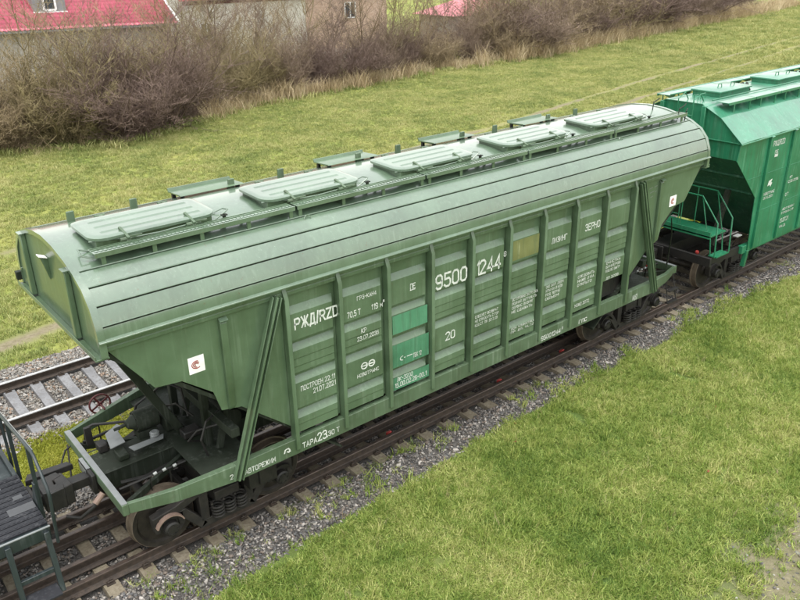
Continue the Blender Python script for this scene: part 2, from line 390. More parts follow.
# view test used only to skip scattering where the camera and its surroundings can never look
def in_view(x, y, z, mx=130, my=90):
    d = np.stack([x-CAM.x, y-CAM.y, z-CAM.z], 1)
    zz = d@np.array(FW); px = 400+FPX*(d@np.array(RT))/np.maximum(zz, .1); py = 300-FPX*(d@np.array(UP))/np.maximum(zz, .1)
    return (zz > 1) & (px > -mx) & (px < 800+mx) & (py > -my) & (py < 600+my)

# ------------------------------------------------------------------ scattering with instances
def scatter(name, pts, rots, scls, idx, sources, label, cat=None):
    """one 'stuff' object: every point carries one of the source meshes"""
    me = bpy.data.meshes.new(name); me.vertices.add(len(pts))
    me.vertices.foreach_set('co', np.asarray(pts, np.float32).ravel())
    for nm, ty, da, key in (('rot', 'FLOAT_VECTOR', rots, 'vector'), ('scl', 'FLOAT_VECTOR', scls, 'vector'), ('idx', 'INT', idx, 'value')):
        at = me.attributes.new(nm, ty, 'POINT'); at.data.foreach_set(key, np.asarray(da, np.int32 if ty == 'INT' else np.float32).ravel())
    o = place(me, name); tag(o, label, cat, kind='stuff')
    ng = bpy.data.node_groups.new(name+'_nodes', 'GeometryNodeTree')
    ng.interface.new_socket('Geometry', in_out='INPUT', socket_type='NodeSocketGeometry')
    ng.interface.new_socket('Geometry', in_out='OUTPUT', socket_type='NodeSocketGeometry')
    N = ng.nodes.new; L = ng.links.new
    gi = N('NodeGroupInput'); gout = N('NodeGroupOutput'); iop = N('GeometryNodeInstanceOnPoints')
    m2p = N('GeometryNodeMeshToPoints'); L(gi.outputs[0], m2p.inputs[0]); L(m2p.outputs[0], iop.inputs['Points'])
    jn = N('GeometryNodeJoinGeometry')
    for s in reversed(sources):
        oi = N('GeometryNodeObjectInfo'); oi.inputs['Object'].default_value = s; oi.inputs['As Instance'].default_value = True
        L(oi.outputs['Geometry'], jn.inputs[0])
    L(jn.outputs[0], iop.inputs['Instance']); iop.inputs['Pick Instance'].default_value = True
    def att(nm, ty):
        a = N('GeometryNodeInputNamedAttribute'); a.data_type = ty; a.inputs['Name'].default_value = nm; return a.outputs[0]
    L(att('idx', 'INT'), iop.inputs['Instance Index'])
    er = N('FunctionNodeEulerToRotation'); L(att('rot', 'FLOAT_VECTOR'), er.inputs[0]); L(er.outputs[0], iop.inputs['Rotation'])
    L(att('scl', 'FLOAT_VECTOR'), iop.inputs['Scale']); L(iop.outputs[0], gout.inputs[0])
    md = o.modifiers.new('scatter', 'NODES'); md.node_group = ng
    return o
def src(me): return bpy.data.objects.new(me.name, me)      # lives only inside the scatter groups
rs = np.random.RandomState(5)

def stone_mesh(seed, mat):
    r = random.Random(seed); bm = bmesh.new(); bmesh.ops.create_icosphere(bm, subdivisions=1, radius=1)
    for v in bm.verts: v.co *= r.uniform(.62, 1.15)
    sx, sy, sz = r.uniform(.8, 1.25), r.uniform(.6, 1.), r.uniform(.45, .75)
    for v in bm.verts: v.co = Vector((v.co.x*sx, v.co.y*sy, v.co.z*sz))
    bmesh.ops.dissolve_limit(bm, angle_limit=R(22), verts=bm.verts, edges=bm.edges)
    me = bpy.data.meshes.new('stone'); bm.to_mesh(me); bm.free(); me.materials.append(mat); return me
def stone_mat(name, cols):
    mt, nt, b = newmat(name); g = G(nt)
    oi = g.n('ShaderNodeObjectInfo'); cr = g.n('ShaderNodeValToRGB'); cr.color_ramp.interpolation = 'CONSTANT'
    els = cr.color_ramp.elements
    for i, c in enumerate(cols):
        e = els[i] if i < 2 else els.new(i/len(cols)); e.position = i/len(cols); e.color = (*c, 1)
    g.l(oi.outputs['Random'], cr.inputs[0])
    n = g.noise(g.pos(), 30, 3)
    g.l(g.mix(g.ramp(n, .3, .7, 0, .45), cr.outputs[0], (.05, .045, .04)), b.inputs['Base Color'])
    b.inputs['Roughness'].default_value = .62
    return mt
ST1 = stone_mat('ballast_stone_dark', [(.080, .074, .068), (.14, .130, .117), (.048, .044, .041), (.21, .19, .165), (.105, .098, .09), (.17, .135, .11), (.09, .09, .092), (.36, .33, .30)])
ST2 = stone_mat('ballast_stone_warm', [(.15, .138, .118), (.22, .20, .17), (.09, .084, .075), (.29, .265, .235), (.15, .125, .10), (.24, .165, .115), (.18, .17, .155), (.35, .33, .30)])
S1 = [src(stone_mesh(i, ST1)) for i in range(6)]; S2 = [src(stone_mesh(i+20, ST2)) for i in range(6)]

def bed_z1(x, y):                        # top of the ballast of the near track
    e = edge(x); a = np.where(y < 0, -y, y); out = np.where(y < 0, np.maximum(-e, 1.62), 1.95)
    sh = np.minimum(1.42, out-.05)
    z = np.interp(a, [1.08, 1.22], [-.262, -.178])
    t = np.clip((a-sh)/np.maximum(out-sh, .05), 0, 1)
    return np.where(a < sh, z, -.178*(1-t) + -.36*t)
def bed_z2(x, y):
    a = np.abs(y-T2Y)
    z = np.where(a < 1.1, -.315, -.27); t = np.clip((a-1.4)/.85, 0, 1)
    return np.where(a < 1.4, z, -.27*(1-t)-.47*t)
mt, nt, b = newmat('ballast_fines'); g = G(nt); n = g.noise(g.pos(), 38, 5, .7)
g.l(g.mix(g.ramp(n, .35, .65), (.035, .032, .03), (.11, .10, .09)), b.inputs['Base Color']); b.inputs['Roughness'].default_value = .9
g.bump(n, 1, .02, b)
def bed(name, y0, y1, fz, ny):
    xs = np.arange(-22, 70.1, .5); ys = np.linspace(y0, y1, ny); X, Y = np.meshgrid(xs, ys); Z = fz(X, Y)-.012
    k = len(xs); i = (np.arange(ny-1)[:, None]*k + np.arange(k-1)[None]).ravel()
    o = place(arr_mesh(name, np.stack([X.ravel(), Y.ravel(), Z.ravel()], 1), np.stack([i, i+1, i+1+k, i+k], 1), mt), name)
    tag(o, kind='structure')
bed('ballast_bed', -2.0, 1.95, bed_z1, 41); bed('ballast_bed', T2Y-2.25, T2Y+2.25, bed_z2, 41)
def scat_stones(name, y0, y1, x0, x1, dens, fz, srcs, keep, label, size=(.016, .034)):
    n = int((x1-x0)*(y1-y0)*dens); x = rs.uniform(x0, x1, n); y = rs.uniform(y0, y1, n); z = fz(x, y)
    k = keep(x, y) & in_view(x, y, z, 90, 60); x, y, z = x[k], y[k], z[k]; n = len(x)
    s = rs.uniform(size[0], size[1], n)*np.where(rs.rand(n) < .12, 1.5, 1)
    z = z + rs.uniform(-.4, .5, n)*s
    return scatter(name, np.stack([x, y, z], 1), np.stack([rs.uniform(-.6, .6, n), rs.uniform(-.6, .6, n), rs.uniform(0, 6.3, n)], 1),
                   np.repeat(s[:, None], 3, 1), rs.randint(0, len(srcs), n), srcs, label)
P_SL = .5395
def keep1(x, y):
    inner = np.abs(y) < 1.12
    k = np.abs(((x+6.373)/P_SL+.5) % 1-.5)*P_SL            # distance to the sleeper axis
    e = edge(x)
    return (y > np.minimum(e, -1.3)-.12*rs.rand(len(x))-.02) & (y < 1.95) & ~(inner & (k < .135)) & ~((np.abs(np.abs(y)-.797) < .085))
def keep2(x, y):
    k = np.abs(((x+6.496)/P_SL+.5) % 1-.5)*P_SL; a = np.abs(y-T2Y)
    return ~((a < 1.25) & (k < .135)) & ~(np.abs(a-.797) < .085) & (y > 3.62+.25*rs.rand(len(x)))
scat_stones('ballast_stones', -2.1, 1.95, -10, 26, 1150, bed_z1, S1, keep1, 'loose dark grey ballast stones around the near track')
scat_stones('ballast_stones', T2Y-2.2, T2Y+2.25, -9, 28, 800, bed_z2, S2, keep2, 'warm tan ballast stones around the far track', (.018, .038))
# stray stones on the bare corner of the lawn
scat_stones('stray_stones', -8.6, -5.4, -2, 5.0, 90, lambda x, y: ground_z(x, y), S1[:3]+S2[:3], lambda x, y: bare_mask(x, y) > rs.rand(len(x))*.9+.1, 'scattered grey stones on the bare corner of the lawn', (.012, .035))

# ------------------------------------------------------------------ tracks
RAILP = [(-.075, -.18), (.075, -.18), (.075, -.169), (.018, -.150), (.010, -.135), (.010, -.055), (.036, -.042), (.0375, -.012), (.030, 0), (-.030, 0), (-.0375, -.012), (-.036, -.042), (-.010, -.055), (-.010, -.135), (-.018, -.150), (-.075, -.169)]
def rail(parent, y, z0, x0, x1, top, name='rail'):
    mb = MB(); n = len(RAILP)
    vs = [(x, y+u, z0+v) for x in (x0, x1) for u, v in RAILP]
    fs = [(i, (i+1) % n, (i+1) % n+n, i+n) for i in range(n)] + [tuple(range(n-1, -1, -1)), tuple(range(n, 2*n))]
    mb.add(vs, fs); mb.mi = [1 if i in (7, 8, 9) else 0 for i in range(len(fs))]
    return mb.build(name, [RUST, top], parent, smooth=25)
def sleeper_mesh(mat):
    mb = MB(); st = [(-1.35, -.015, .13), (-.95, 0, .13), (-.55, 0, .13), (-.35, -.045, .115), (.35, -.045, .115), (.55, 0, .13), (.95, 0, .13), (1.35, -.015, .13)]
    rings = [[(-w_/1., y, z-.16), (-w_*.82, y, z), (w_*.82, y, z), (w_, y, z-.16)] for y, z, w_ in st]
    mb.loft(rings); return mb.mesh('sleeper', mat, 20, centre=False)[0]
def clip_mesh():
    mb = MB(); mb.box(-.062, .062, -.135, .135, 0, .012)
    for s in (-1, 1):
        mb.box(-.055, .055, s*.085-.03, s*.085+.03, 0, .03)
        mb.cyl((0, s*.09, .03), (0, s*.09, .075), .014, 8); mb.tube([(-.045, s*.07, .035), (-.04, s*.11, .05), (.04, s*.11, .05), (.045, s*.07, .035)], .009, 6)
    return mb.mesh('rail_clip', RUST, 35, centre=False)[0]
CLIP = clip_mesh()
def track(loc, label, y, z0, x0, x1, phase, conc, top, guards):
    t = thing('railway_track', loc, label, 'railway track')
    for s in (-1, 1): rail(t, y+s*.797, z0, x0, x1, top)
    if guards:
        for s in (-1, 1): rail(t, s*.345, z0-.012, -16, 7, RAILTOP_DULL, 'guard_rail')
    sm = sleeper_mesh(conc); i0 = int(math.floor((x0-phase)/P_SL))+1; i1 = int((x1-phase)/P_SL)
    for i in range(i0, i1):
        x = phase+i*P_SL
        o = place(sm, 'sleeper', (x+rnd.uniform(-.02, .02), y+rnd.uniform(-.015, .015), z0-.190), t, rot=(0, 0, rnd.uniform(-.012, .012)))
        if x < 20:
            for s in (-1, 1): place(CLIP, 'rail_clip', (x, y+s*.797, z0-.186), o)
    return t
tr1 = track((0, 0, -.2), 'rusty near railway track with inner guard rails under the wagons', 0, 0, -20, 66, -6.373, CONC_T1, RAILTOP_DULL, True)
tr2 = track((0, T2Y, -.26), 'empty far railway track with shiny rail heads and pale sleepers', T2Y, -.066, -20, 30, -6.496, CONC_T2, RAILTOP, False)
for x in (-1.62, 1.28, 3.24, -4.05):
    mb = MB(); mb.box(x-.05, x+.05, -.715, -.66, -.10, -.012); mb.box(x-.035, x+.035, -.735, -.70, -.03, .006)
    mb.build('rail_marker', RED, tr1, .008)

# ------------------------------------------------------------------ shared running gear
def wheel_mesh():
    mb = MB()
    prof = [(.10, .09), (.12, .085), (.17, .03), (.37, .015), (.40, .055), (.465, .062), (.475, .055), (.480, -.06), (.505, -.066), (.505, -.09), (.46, -.095), (.41, -.085), (.38, -.03), (.17, -.03), (.12, -.09), (.10, -.095)]
    mb.lathe(prof, (0, 0, 0), 'y', 40)
    me, _ = mb.mesh('wheel', [WHEEL, TREAD], 30, centre=False)
    for pl in me.polygons:
        r = math.hypot(pl.center.x, pl.center.z)
        if r > .468: pl.material_index = 1
    return me
def spring_mesh(r=.085, h=.25, turns=4.5, wire=.019):
    n = int(turns*14); pts = [(r*math.cos(2*math.pi*turns*i/n), r*math.sin(2*math.pi*turns*i/n), -h/2+h*i/n) for i in range(n+1)]
    mb = MB(); mb.tube(pts, wire, 7); return mb.mesh('spring', BLACKISH, 60, centre=False)[0]
def side_frame_mesh():
    mb = MB(); t0, t1 = -.07, .07
    def seg(pts): mb.prism(pts, 'y', t0, t1)
    top = [(-1.16, .58), (-1.16, .70), (-.80, .76), (-.42, .90), (.42, .90), (.80, .76), (1.16, .70), (1.16, .58), (.78, .63), (.40, .76), (-.40, .76), (-.78, .63)]
    seg(top)
    for s in (-1, 1):
        seg([(s*.44, .78), (s*.30, .78), (s*.30, .30), (s*.44, .30)])          # column
        seg([(s*.82, .64), (s*.66, .66), (s*.34, .24), (s*.46, .18)])          # lower diagonal
        seg([(s*1.16, .60), (s*1.06, .60), (s*1.06, .42), (s*1.14, .42)])      # pedestal horn
        seg([(s*.80, .64), (s*.70, .64), (s*.70, .42), (s*.78, .42)])
    seg([(-.48, .17), (-.40, .31), (.40, .31), (.48, .17)])
    return mb.mesh('side_frame', BLACKISH, 30, centre=False)[0]
def axle_box_mesh():
    mb = MB(); mb.lathe([(.0, .10), (.09, .10), (.115, .08), (.12, -.02), (.15, -.03), (.155, -.13), (.12, -.15)], (0, 0, 0), 'y', 20)
    for k in range(6):
        a = k*math.pi/3; mb.cyl((.075*math.cos(a), .10, .075*math.sin(a)), (.075*math.cos(a), .115, .075*math.sin(a)), .014, 6)
    mb.box(-.16, .16, -.10, .0, .09, .17)
    return mb.mesh('axle_box', BLACK, 35, centre=False)[0]
WHEELM, SPRINGM, SFRAMEM, ABOXM = wheel_mesh(), spring_mesh(), side_frame_mesh(), axle_box_mesh()
def bogie(parent, cx):
    mb = MB(); mb.prism([(-1.12, .56), (-.6, .42), (.6, .42), (1.12, .56), (1.12, .72), (.5, .86), (-.5, .86), (-1.12, .72)], 'x', cx-.20, cx+.20)
    mb.cyl((cx, 0, .84), (cx, 0, 1.0), .22, 20)
    mb.beam((cx-.38, -.8, .5), (cx-.38, .8, .5), .08, .12); mb.beam((cx+.38, -.8, .5), (cx+.38, .8, .5), .08, .12)
    for s in (-1, 1): mb.beam((cx+s*.38, 0, .5), (cx, 0, .52), .1, .1)
    bo = mb.build('bogie', BLACKISH, parent, .008)
    for ax in (-.925, .925):
        m2 = MB(); m2.cyl((cx+ax, -1.16, .475), (cx+ax, 1.16, .475), .085, 16); m2.build('axle', WHEEL, bo)
        for s in (-1, 1):
            place(WHEELM, 'wheel', (cx+ax, s*.80, .477), bo, rot=(0, 0, 0 if s > 0 else math.pi))
            place(ABOXM, 'axle_box', (cx+ax, s*1.10, .477), bo, rot=(0, 0, 0 if s > 0 else math.pi))
            m3 = MB(); a0 = [(.225*math.cos(R(t)), .225*math.sin(R(t))) for t in range(20, 161, 14)]; a1 = [(.205*math.cos(R(t)), .205*math.sin(R(t))) for t in range(160, 19, -14)]
            m3.prism([(cx+ax+u, .475+v) for u, v in a0+a1], 'y', s*1.125-.04, s*1.125+.04); m3.build('wear_liner', SALMON if (s < 0 and ax < 0 and cx < 0) else BLACK, bo)
            m4 = MB(); m4.box(cx+ax+s*0-.05, cx+ax+.05, s*.80-.06, s*.80+.06, .60, .62)
            d = -1 if ax > 0 else 1
            m4 = MB(); m4.prism([(cx+ax+d*.50, .30), (cx+ax+d*.555, .33), (cx+ax+d*.555, .62), (cx+ax+d*.50, .65)], 'y', s*.80-.06, s*.80+.06); m4.build('brake_shoe', BLACK, bo)
    for s in (-1, 1):
        place(SFRAMEM, 'side_frame', (cx, s*1.02, 0), bo, bevel=.012)
        for dx in (-.19, 0, .19):
            for dy in (-.10, .10): place(SPRINGM, 'spring', (cx+dx, s*1.02+dy*1.0+s*.03, .44), bo)
    return bo

# ------------------------------------------------------------------ the olive green grain hopper wagon
HW = thing('grain_hopper_wagon', (0, 0, 0), 'olive green grain hopper wagon with arched roof and number 9500 1244', 'hopper wagon', 'grain hopper wagons on the near track')
PROF = [(0, 4.78), (.4, 4.75), (.8, 4.67), (1.07, 4.582), (1.32, 4.451), (1.487, 4.265), (1.578, 4.035), (1.597, 3.885)]
def roof_sheet(pts, x0, x1, name, parent, lift=.0, thick=.016, lap=-.009, lead=.009):
    """bent roof sheet; its lower edge overlaps the next sheet"""
    P = [Vector((y, z)) for y, z in pts]; d = (P[-1]-P[-2]).normalized(); P[-1] = P[-1]+d*lap; P[0] = P[0]+(P[1]-P[0]).normalized()*lead
    L = [0]
    for a, b in zip(P[:-1], P[1:]): L.append(L[-1]+(b-a).length)
    sg = 1 if P[-1].x > 0 else -1
    out, inn = [], []
    for i, q in enumerate(P):
        t = (P[min(i+1, len(P)-1)]-P[max(i-1, 0)]).normalized(); n = Vector((-t.y, t.x))*sg
        o = lift*L[i]/L[-1]
        out.append(q+n*(o+.004)); inn.append(q+n*(o+.004-thick))
    ring = [(v.x, v.y) for v in out]+[(v.x, v.y) for v in reversed(inn)]
    mb = MB(); nx = 6
    mb.loft([[(x0+(x1-x0)*k/nx, y, z) for y, z in ring] for k in range(nx+1)])
    return mb.build(name, GREEN_ROOF, parent, smooth=20)
# crown sheet spans both sides
crown = [(y, z) for y, z in PROF[:4]]
full = [(-y, z) for y, z in reversed(crown)] + crown[1:]
full = [(-1.061, 4.585)] + full[1:-1] + [(1.061, 4.585)]
mb = MB(); ring = full + [(y, z-.014) for y, z in reversed(full)]
mb.loft([[(x, y, z+.004) for y, z in ring] for x in np.linspace(-6.57, 6.57, 7)])
roof = mb.build('roof', GREEN_ROOF, HW, smooth=25)
for sgn in (-1, 1):
    for i in (3, 4, 5, 6):
        a, b = PROF[i], PROF[i+1]
        mid = ((a[0]+b[0])/2+.008, (a[1]+b[1])/2+.008)
        roof_sheet([(sgn*a[0], a[1]), (sgn*mid[0], mid[1]), (sgn*b[0], b[1])], -6.56, 6.56, 'roof_sheet', roof, lap=.012 if i == 6 else -.009)
        t_ = (Vector(b)-Vector(a)).normalized(); n_ = Vector((-t_.y, t_.x)); n_ = n_ if n_.x > 0 else -n_; c0 = Vector(a)-n_*.022
        mb = MB(); mb.beam((-6.55, sgn*c0.x, c0.y), (6.55, sgn*c0.x, c0.y), .006, .09, (0, sgn*t_.x, t_.y)); mb.build('seam_shade_backing', GREEN_DARK, roof, smooth=0)  # near-black strip behind the gap paints the shadow line of the seam
        c1 = Vector(a)-t_*.016+n_*.006; mb = MB(); mb.tube([(-6.55, sgn*c1.x, c1.y), (6.55, sgn*c1.x, c1.y)], .009, 6); mb.build('seam_bead', GREEN_ROOF, roof)
HALF = [(y, z) for y, z in PROF]
ARCH = [(-y, z) for y, z in reversed(HALF)] + HALF[1:]
def arch_pts(off, zb): 
    o = []
    for y, z in ARCH:
        r = math.hypot(y, z-3.6) or 1; o.append((y*(1+off/r), z+(z-3.6)*off/r))
    return [(o[0][0], zb)] + o + [(o[-1][0], zb)]
for s in (-1, 1):
    mb = MB(); outer = arch_pts(.018, 3.66); inner = arch_pts(-.05, 3.66)
    rings = [[(x, y, z) for y, z in pl] for x, pl in ((s*6.545, outer), (s*6.632, outer), (s*6.632, inner), (s*6.545, inner))]
    n = len(outer)
    vs = [v for r_ in rings for v in r_]; fs = []
    for k in range(4):
        for i in range(n-1): fs.append((k*n+i, k*n+i+1, ((k+1) % 4)*n+i+1, ((k+1) % 4)*n+i))
    mb.add(vs, fs); mb.build('roof_rim', GREEN_ROOF, roof, smooth=25)
    ew = MB(); ew.prism(arch_pts(-.045, 3.66), 'x', s*6.60, s*6.612)
    ew = ew.build('end_wall', GREEN, HW, smooth=0)
    for y in (.95, -.87):
        mb = MB(); mb.box(min(s*6.613, s*6.685), max(s*6.613, s*6.685), y-.06, y+.06, 3.68, 4.58); mb.build('stiffener', GREEN, ew, .012)
        mb = MB(); mb.box(min(s*6.613, s*6.70), max(s*6.613, s*6.70), y-.075, y+.075, 4.583, 4.595); mb.build('stiffener_cap', GREEN_ROOF, ew)
    mb = MB(); mb.prism([(s*6.613, 4.22), (s*6.63, 4.20), (s*6.70, 4.50), (s*6.613, 4.50)], 'y', -.04, .06); mb.build('lamp_bracket', GREEN, ew)
    mb = MB(); mb.beam((s*6.62, .01, 4.50), (s*6.715, .01, 4.535), .13, .010); mb.build('bracket_plate', WHITEP, ew)
    mb = MB(); mb.box(min(s*6.53, s*6.70), max(s*6.53, s*6.70), -1.60, 1.60, 3.63, 3.652); mb.box(min(s*6.69, s*6.70), max(s*6.69, s*6.70), -1.60, 1.60, 3.652, 3.70)
    mb.build('end_flange', GREEN, ew, .004)
    mb = MB(); mb.box(min(s*6.62, s*6.70), max(s*6.62, s*6.70), 1.57, 1.66, 3.70, 3.83); mb.build('end_hook', GREEN_DARK, ew, .01)
# eave rail
for s in (-1, 1):
    mb = MB(); mb.prism([(s*1.645, 3.852), (s*1.645, 3.872), (s*1.585, 3.898), (s*1.52, 3.898), (s*1.52, 3.852)], 'x', -6.63, 6.63)
    ea = mb.build('eave_lip', GREEN_ROOF, HW, .004)
    mb = MB(); mb.prism([(s*1.55, 3.85), (s*1.55, 3.775), (s*1.543, 3.77), (s*1.543, 3.755), (s*1.55, 3.75), (s*1.55, 3.70), (s*1.50, 3.695), (s*1.50, 3.85)], 'x', -6.60, 6.60)
    mb.build('top_chord', GREEN, HW, .003)

# ---- side panels between the ribs
RS = .903; XR = [(i-4.5)*RS for i in range(10)]
BULGE = [(3.495, 3.400, 2.985, 2.950), (2.905, 2.810, 2.455, 2.420), (2.375, 2.285, 1.865, 1.830), (1.785, 1.690, 1.455, 1.425)]
YB, YO = -1.478, -1.552
def panel_mesh(nb=4, notch=0):
    mb = MB(); x0, x1 = -RS/2+.034, RS/2-.034
    zb = BULGE[nb-1][3]
    mb.box(x0, x1, YB, YB+.010, zb, 3.693)
    for k, (a, b, c, d) in enumerate(BULGE[:nb]):
        xa, xb = x0+.012, x1-.035
        yo = YO if k != 1 else YO+.006
        if k == 1:      # pressed with a shallow mid crease
            zz = [(a, YB), (b, yo), (b-.12, yo-.006), (b-.135, yo+.004), (b-.25, yo-.002), (b-.265, yo+.006), (c, yo), (d, YB)]
        elif k == 3: zz = [(a, YB), (b, yo), (b-.10, yo-.004), (b-.115, yo+.004), (c, yo), (d, YB)]
        else: zz = [(a, YB), (b, yo), (c, yo), (d, YB)]
        rings = []
        for z, y in zz:
            f = 0 if y >= YB-.001 else 1
            l = xa+(.02 if f else 0); r_ = xb-(.055 if f else 0)
            rings.append([(l, YB-.0005, z), (l, y-.0006, z), (r_, y-.0006, z), (r_, YB-.0005, z)])
        mb.loft(rings)
        if notch and k == 3: mb.box(x1-.24, x1-.02, YB-.012, YB+.008, zb-.07, zb-.001)
    return mb.mesh('side_panel', GREEN, 25, centre=False)[0]
PANEL, PANELN, PANEL3 = panel_mesh(), panel_mesh(4, 1), panel_mesh(3)
panels = []
for i in range(9):
    xc = (i-4)*RS
    me = PANEL3 if i == 8 else (PANELN if i in (2, 3, 5, 6) else PANEL)
    panels.append(place(me, 'side_panel', (xc, 0, 0), HW))
    place(PANEL, 'side_panel', (xc, 0, 0), HW, rot=(0, 0, math.pi))
mb = MB(); mb.box(XR[8]+.036, XR[8]+.15, YB-.004, YB+.008, 1.45, 1.823); mb.build('panel_patch', GREEN, HW)
mb = MB(); mb.prism([(YB, 3.80), (-1.552, 3.815), (-1.618, 3.665), (-1.618, 1.20), (YB, 1.20)], 'x', -.034, .034)
RIB = mb.mesh('rib', GREEN, 25, centre=False)[0]
for x in XR:
    place(RIB, 'rib', (x, 0, 0), HW, .006); place(RIB, 'rib', (x, 0, 0), HW, .006, rot=(0, 0, math.pi))
# hopper end sheets, slope sheets, braces
SIDE = [(-6.52, 3.695), (-6.02, 2.985), (-5.66, 2.945), (-5.25, 2.62), (-5.16, 2.295), (-4.86, 2.235), (-4.10, 1.58), (-4.10, 3.695)]
for s in (-1, 1):
    for f in (-1, 1):
        mb = MB(); mb.prism([(-s*x, z) for x, z in SIDE], 'y', f*1.496, f*1.508)
        sh = mb.build('hopper_side_sheet', GREEN, HW, .003)
        mb = MB(); mb.prism([(f*1.509, 3.66), (f*1.565, 3.60), (f*1.565, 2.34), (f*1.509, 2.26)], 'x', s*5.01-.05, s*5.01+.05); mb.build('stiffener', GREEN, sh, .008)
        mb = MB(); mb.beam((s*5.01, f*1.54, 3.675), (s*5.01, f*1.60, 3.64), .12, .012); mb.build('stiffener_cap', GREEN_ROOF, sh)
        mb = MB()
        top, bot = Vector((s*4.215, f*1.585, 3.76)), Vector((s*5.10, f*1.60, 1.16))
        mb.beam(top, bot, .03, .15, (0, 1, 0)); d_ = Vector((s*.06, 0, .02))
        ax = (bot-top).normalized(); side = ax.cross(Vector((0, 1, 0))).normalized()
        for k in (-1, 1): mb.beam(top+side*.068*k+Vector((0, f*.03, 0)), bot+side*.068*k+Vector((0, f*.03, 0)), .07, .014, (side.x, side.y, side.z))
        mb.build('brace', GREEN, HW, .004)
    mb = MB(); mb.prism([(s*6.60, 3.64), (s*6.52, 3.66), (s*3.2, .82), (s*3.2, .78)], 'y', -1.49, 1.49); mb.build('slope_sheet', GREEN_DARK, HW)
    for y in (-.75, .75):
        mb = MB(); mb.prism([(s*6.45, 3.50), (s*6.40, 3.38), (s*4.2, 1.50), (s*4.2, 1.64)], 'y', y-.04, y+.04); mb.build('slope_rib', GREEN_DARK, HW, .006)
# ---- underframe
for f in (-1, 1):
    y0, y1 = sorted((f*1.47, f*1.582))
    mb = MB(); mb.box(-5.08, 5.08, y0, y1, 1.11, 1.378)
    sill = mb.build('side_sill', GREEN_FRAME, HW, .006)
    for s in (-1, 1):
        mb = MB()
        A = [(s*5.081, f*1.47, 1.11), (s*5.081, f*1.581, 1.11), (s*5.081, f*1.581, 1.377), (s*5.081, f*1.47, 1.377)]
        B = [(s*6.54, f*1.13, 1.06), (s*6.54, f*1.195, 1.06), (s*6.54, f*1.195, 1.222), (s*6.54, f*1.13, 1.222)]
        M_ = [tuple(a*.42+b*.58 for a, b in zip(p_, q_)) for p_, q_ in zip(A, B)]
        M_ = [(x, y+f*.03, z-.02) for x, y, z in M_]
        mb.loft([A, M_, B]); mb.build('end_sill', GREEN_FRAME, HW, .006)
for s in (-1, 1):
    mb = MB(); mb.box(min(s*6.541, s*6.63), max(s*6.541, s*6.63), -1.197, 1.197, 1.05, 1.226); eb = mb.build('end_beam', GREEN_FRAME, HW, .008)
    mb = MB(); mb.box(min(s*6.545, s*6.626), max(s*6.545, s*6.626), -1.18, 1.18, 1.2275, 1.232); mb.build('pale_edge', GREYP, eb)  # pale grey strip paints the light reflected off the beam top
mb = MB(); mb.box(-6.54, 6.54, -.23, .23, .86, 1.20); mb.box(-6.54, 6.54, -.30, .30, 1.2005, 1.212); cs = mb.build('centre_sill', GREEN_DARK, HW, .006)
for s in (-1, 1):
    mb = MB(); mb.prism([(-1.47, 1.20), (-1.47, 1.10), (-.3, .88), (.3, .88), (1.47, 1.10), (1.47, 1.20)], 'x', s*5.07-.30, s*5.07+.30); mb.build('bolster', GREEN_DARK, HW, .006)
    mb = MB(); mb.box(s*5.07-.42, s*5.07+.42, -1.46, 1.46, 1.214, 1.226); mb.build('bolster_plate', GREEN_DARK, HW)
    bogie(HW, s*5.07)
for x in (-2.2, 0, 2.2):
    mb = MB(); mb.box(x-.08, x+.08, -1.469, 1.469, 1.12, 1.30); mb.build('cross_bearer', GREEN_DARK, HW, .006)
# discharge hoppers and their gates under the middle of the body
for x in (-2.5, -.85, .85, 2.5):
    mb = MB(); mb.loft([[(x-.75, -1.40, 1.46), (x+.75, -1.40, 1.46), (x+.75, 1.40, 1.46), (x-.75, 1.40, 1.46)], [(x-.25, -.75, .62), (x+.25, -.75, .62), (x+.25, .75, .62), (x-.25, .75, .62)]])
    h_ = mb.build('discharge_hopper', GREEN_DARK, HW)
    mb = MB(); mb.box(x-.32, x+.32, -.8, .8, .54, .60); mb.build('discharge_gate', BLACK, h_)
mb = MB(); mb.box(XR[8]-.3, XR[9]+.2, -1.40, -1.38, 1.40, 1.9); mb.build('inner_chute', BLACK, HW)

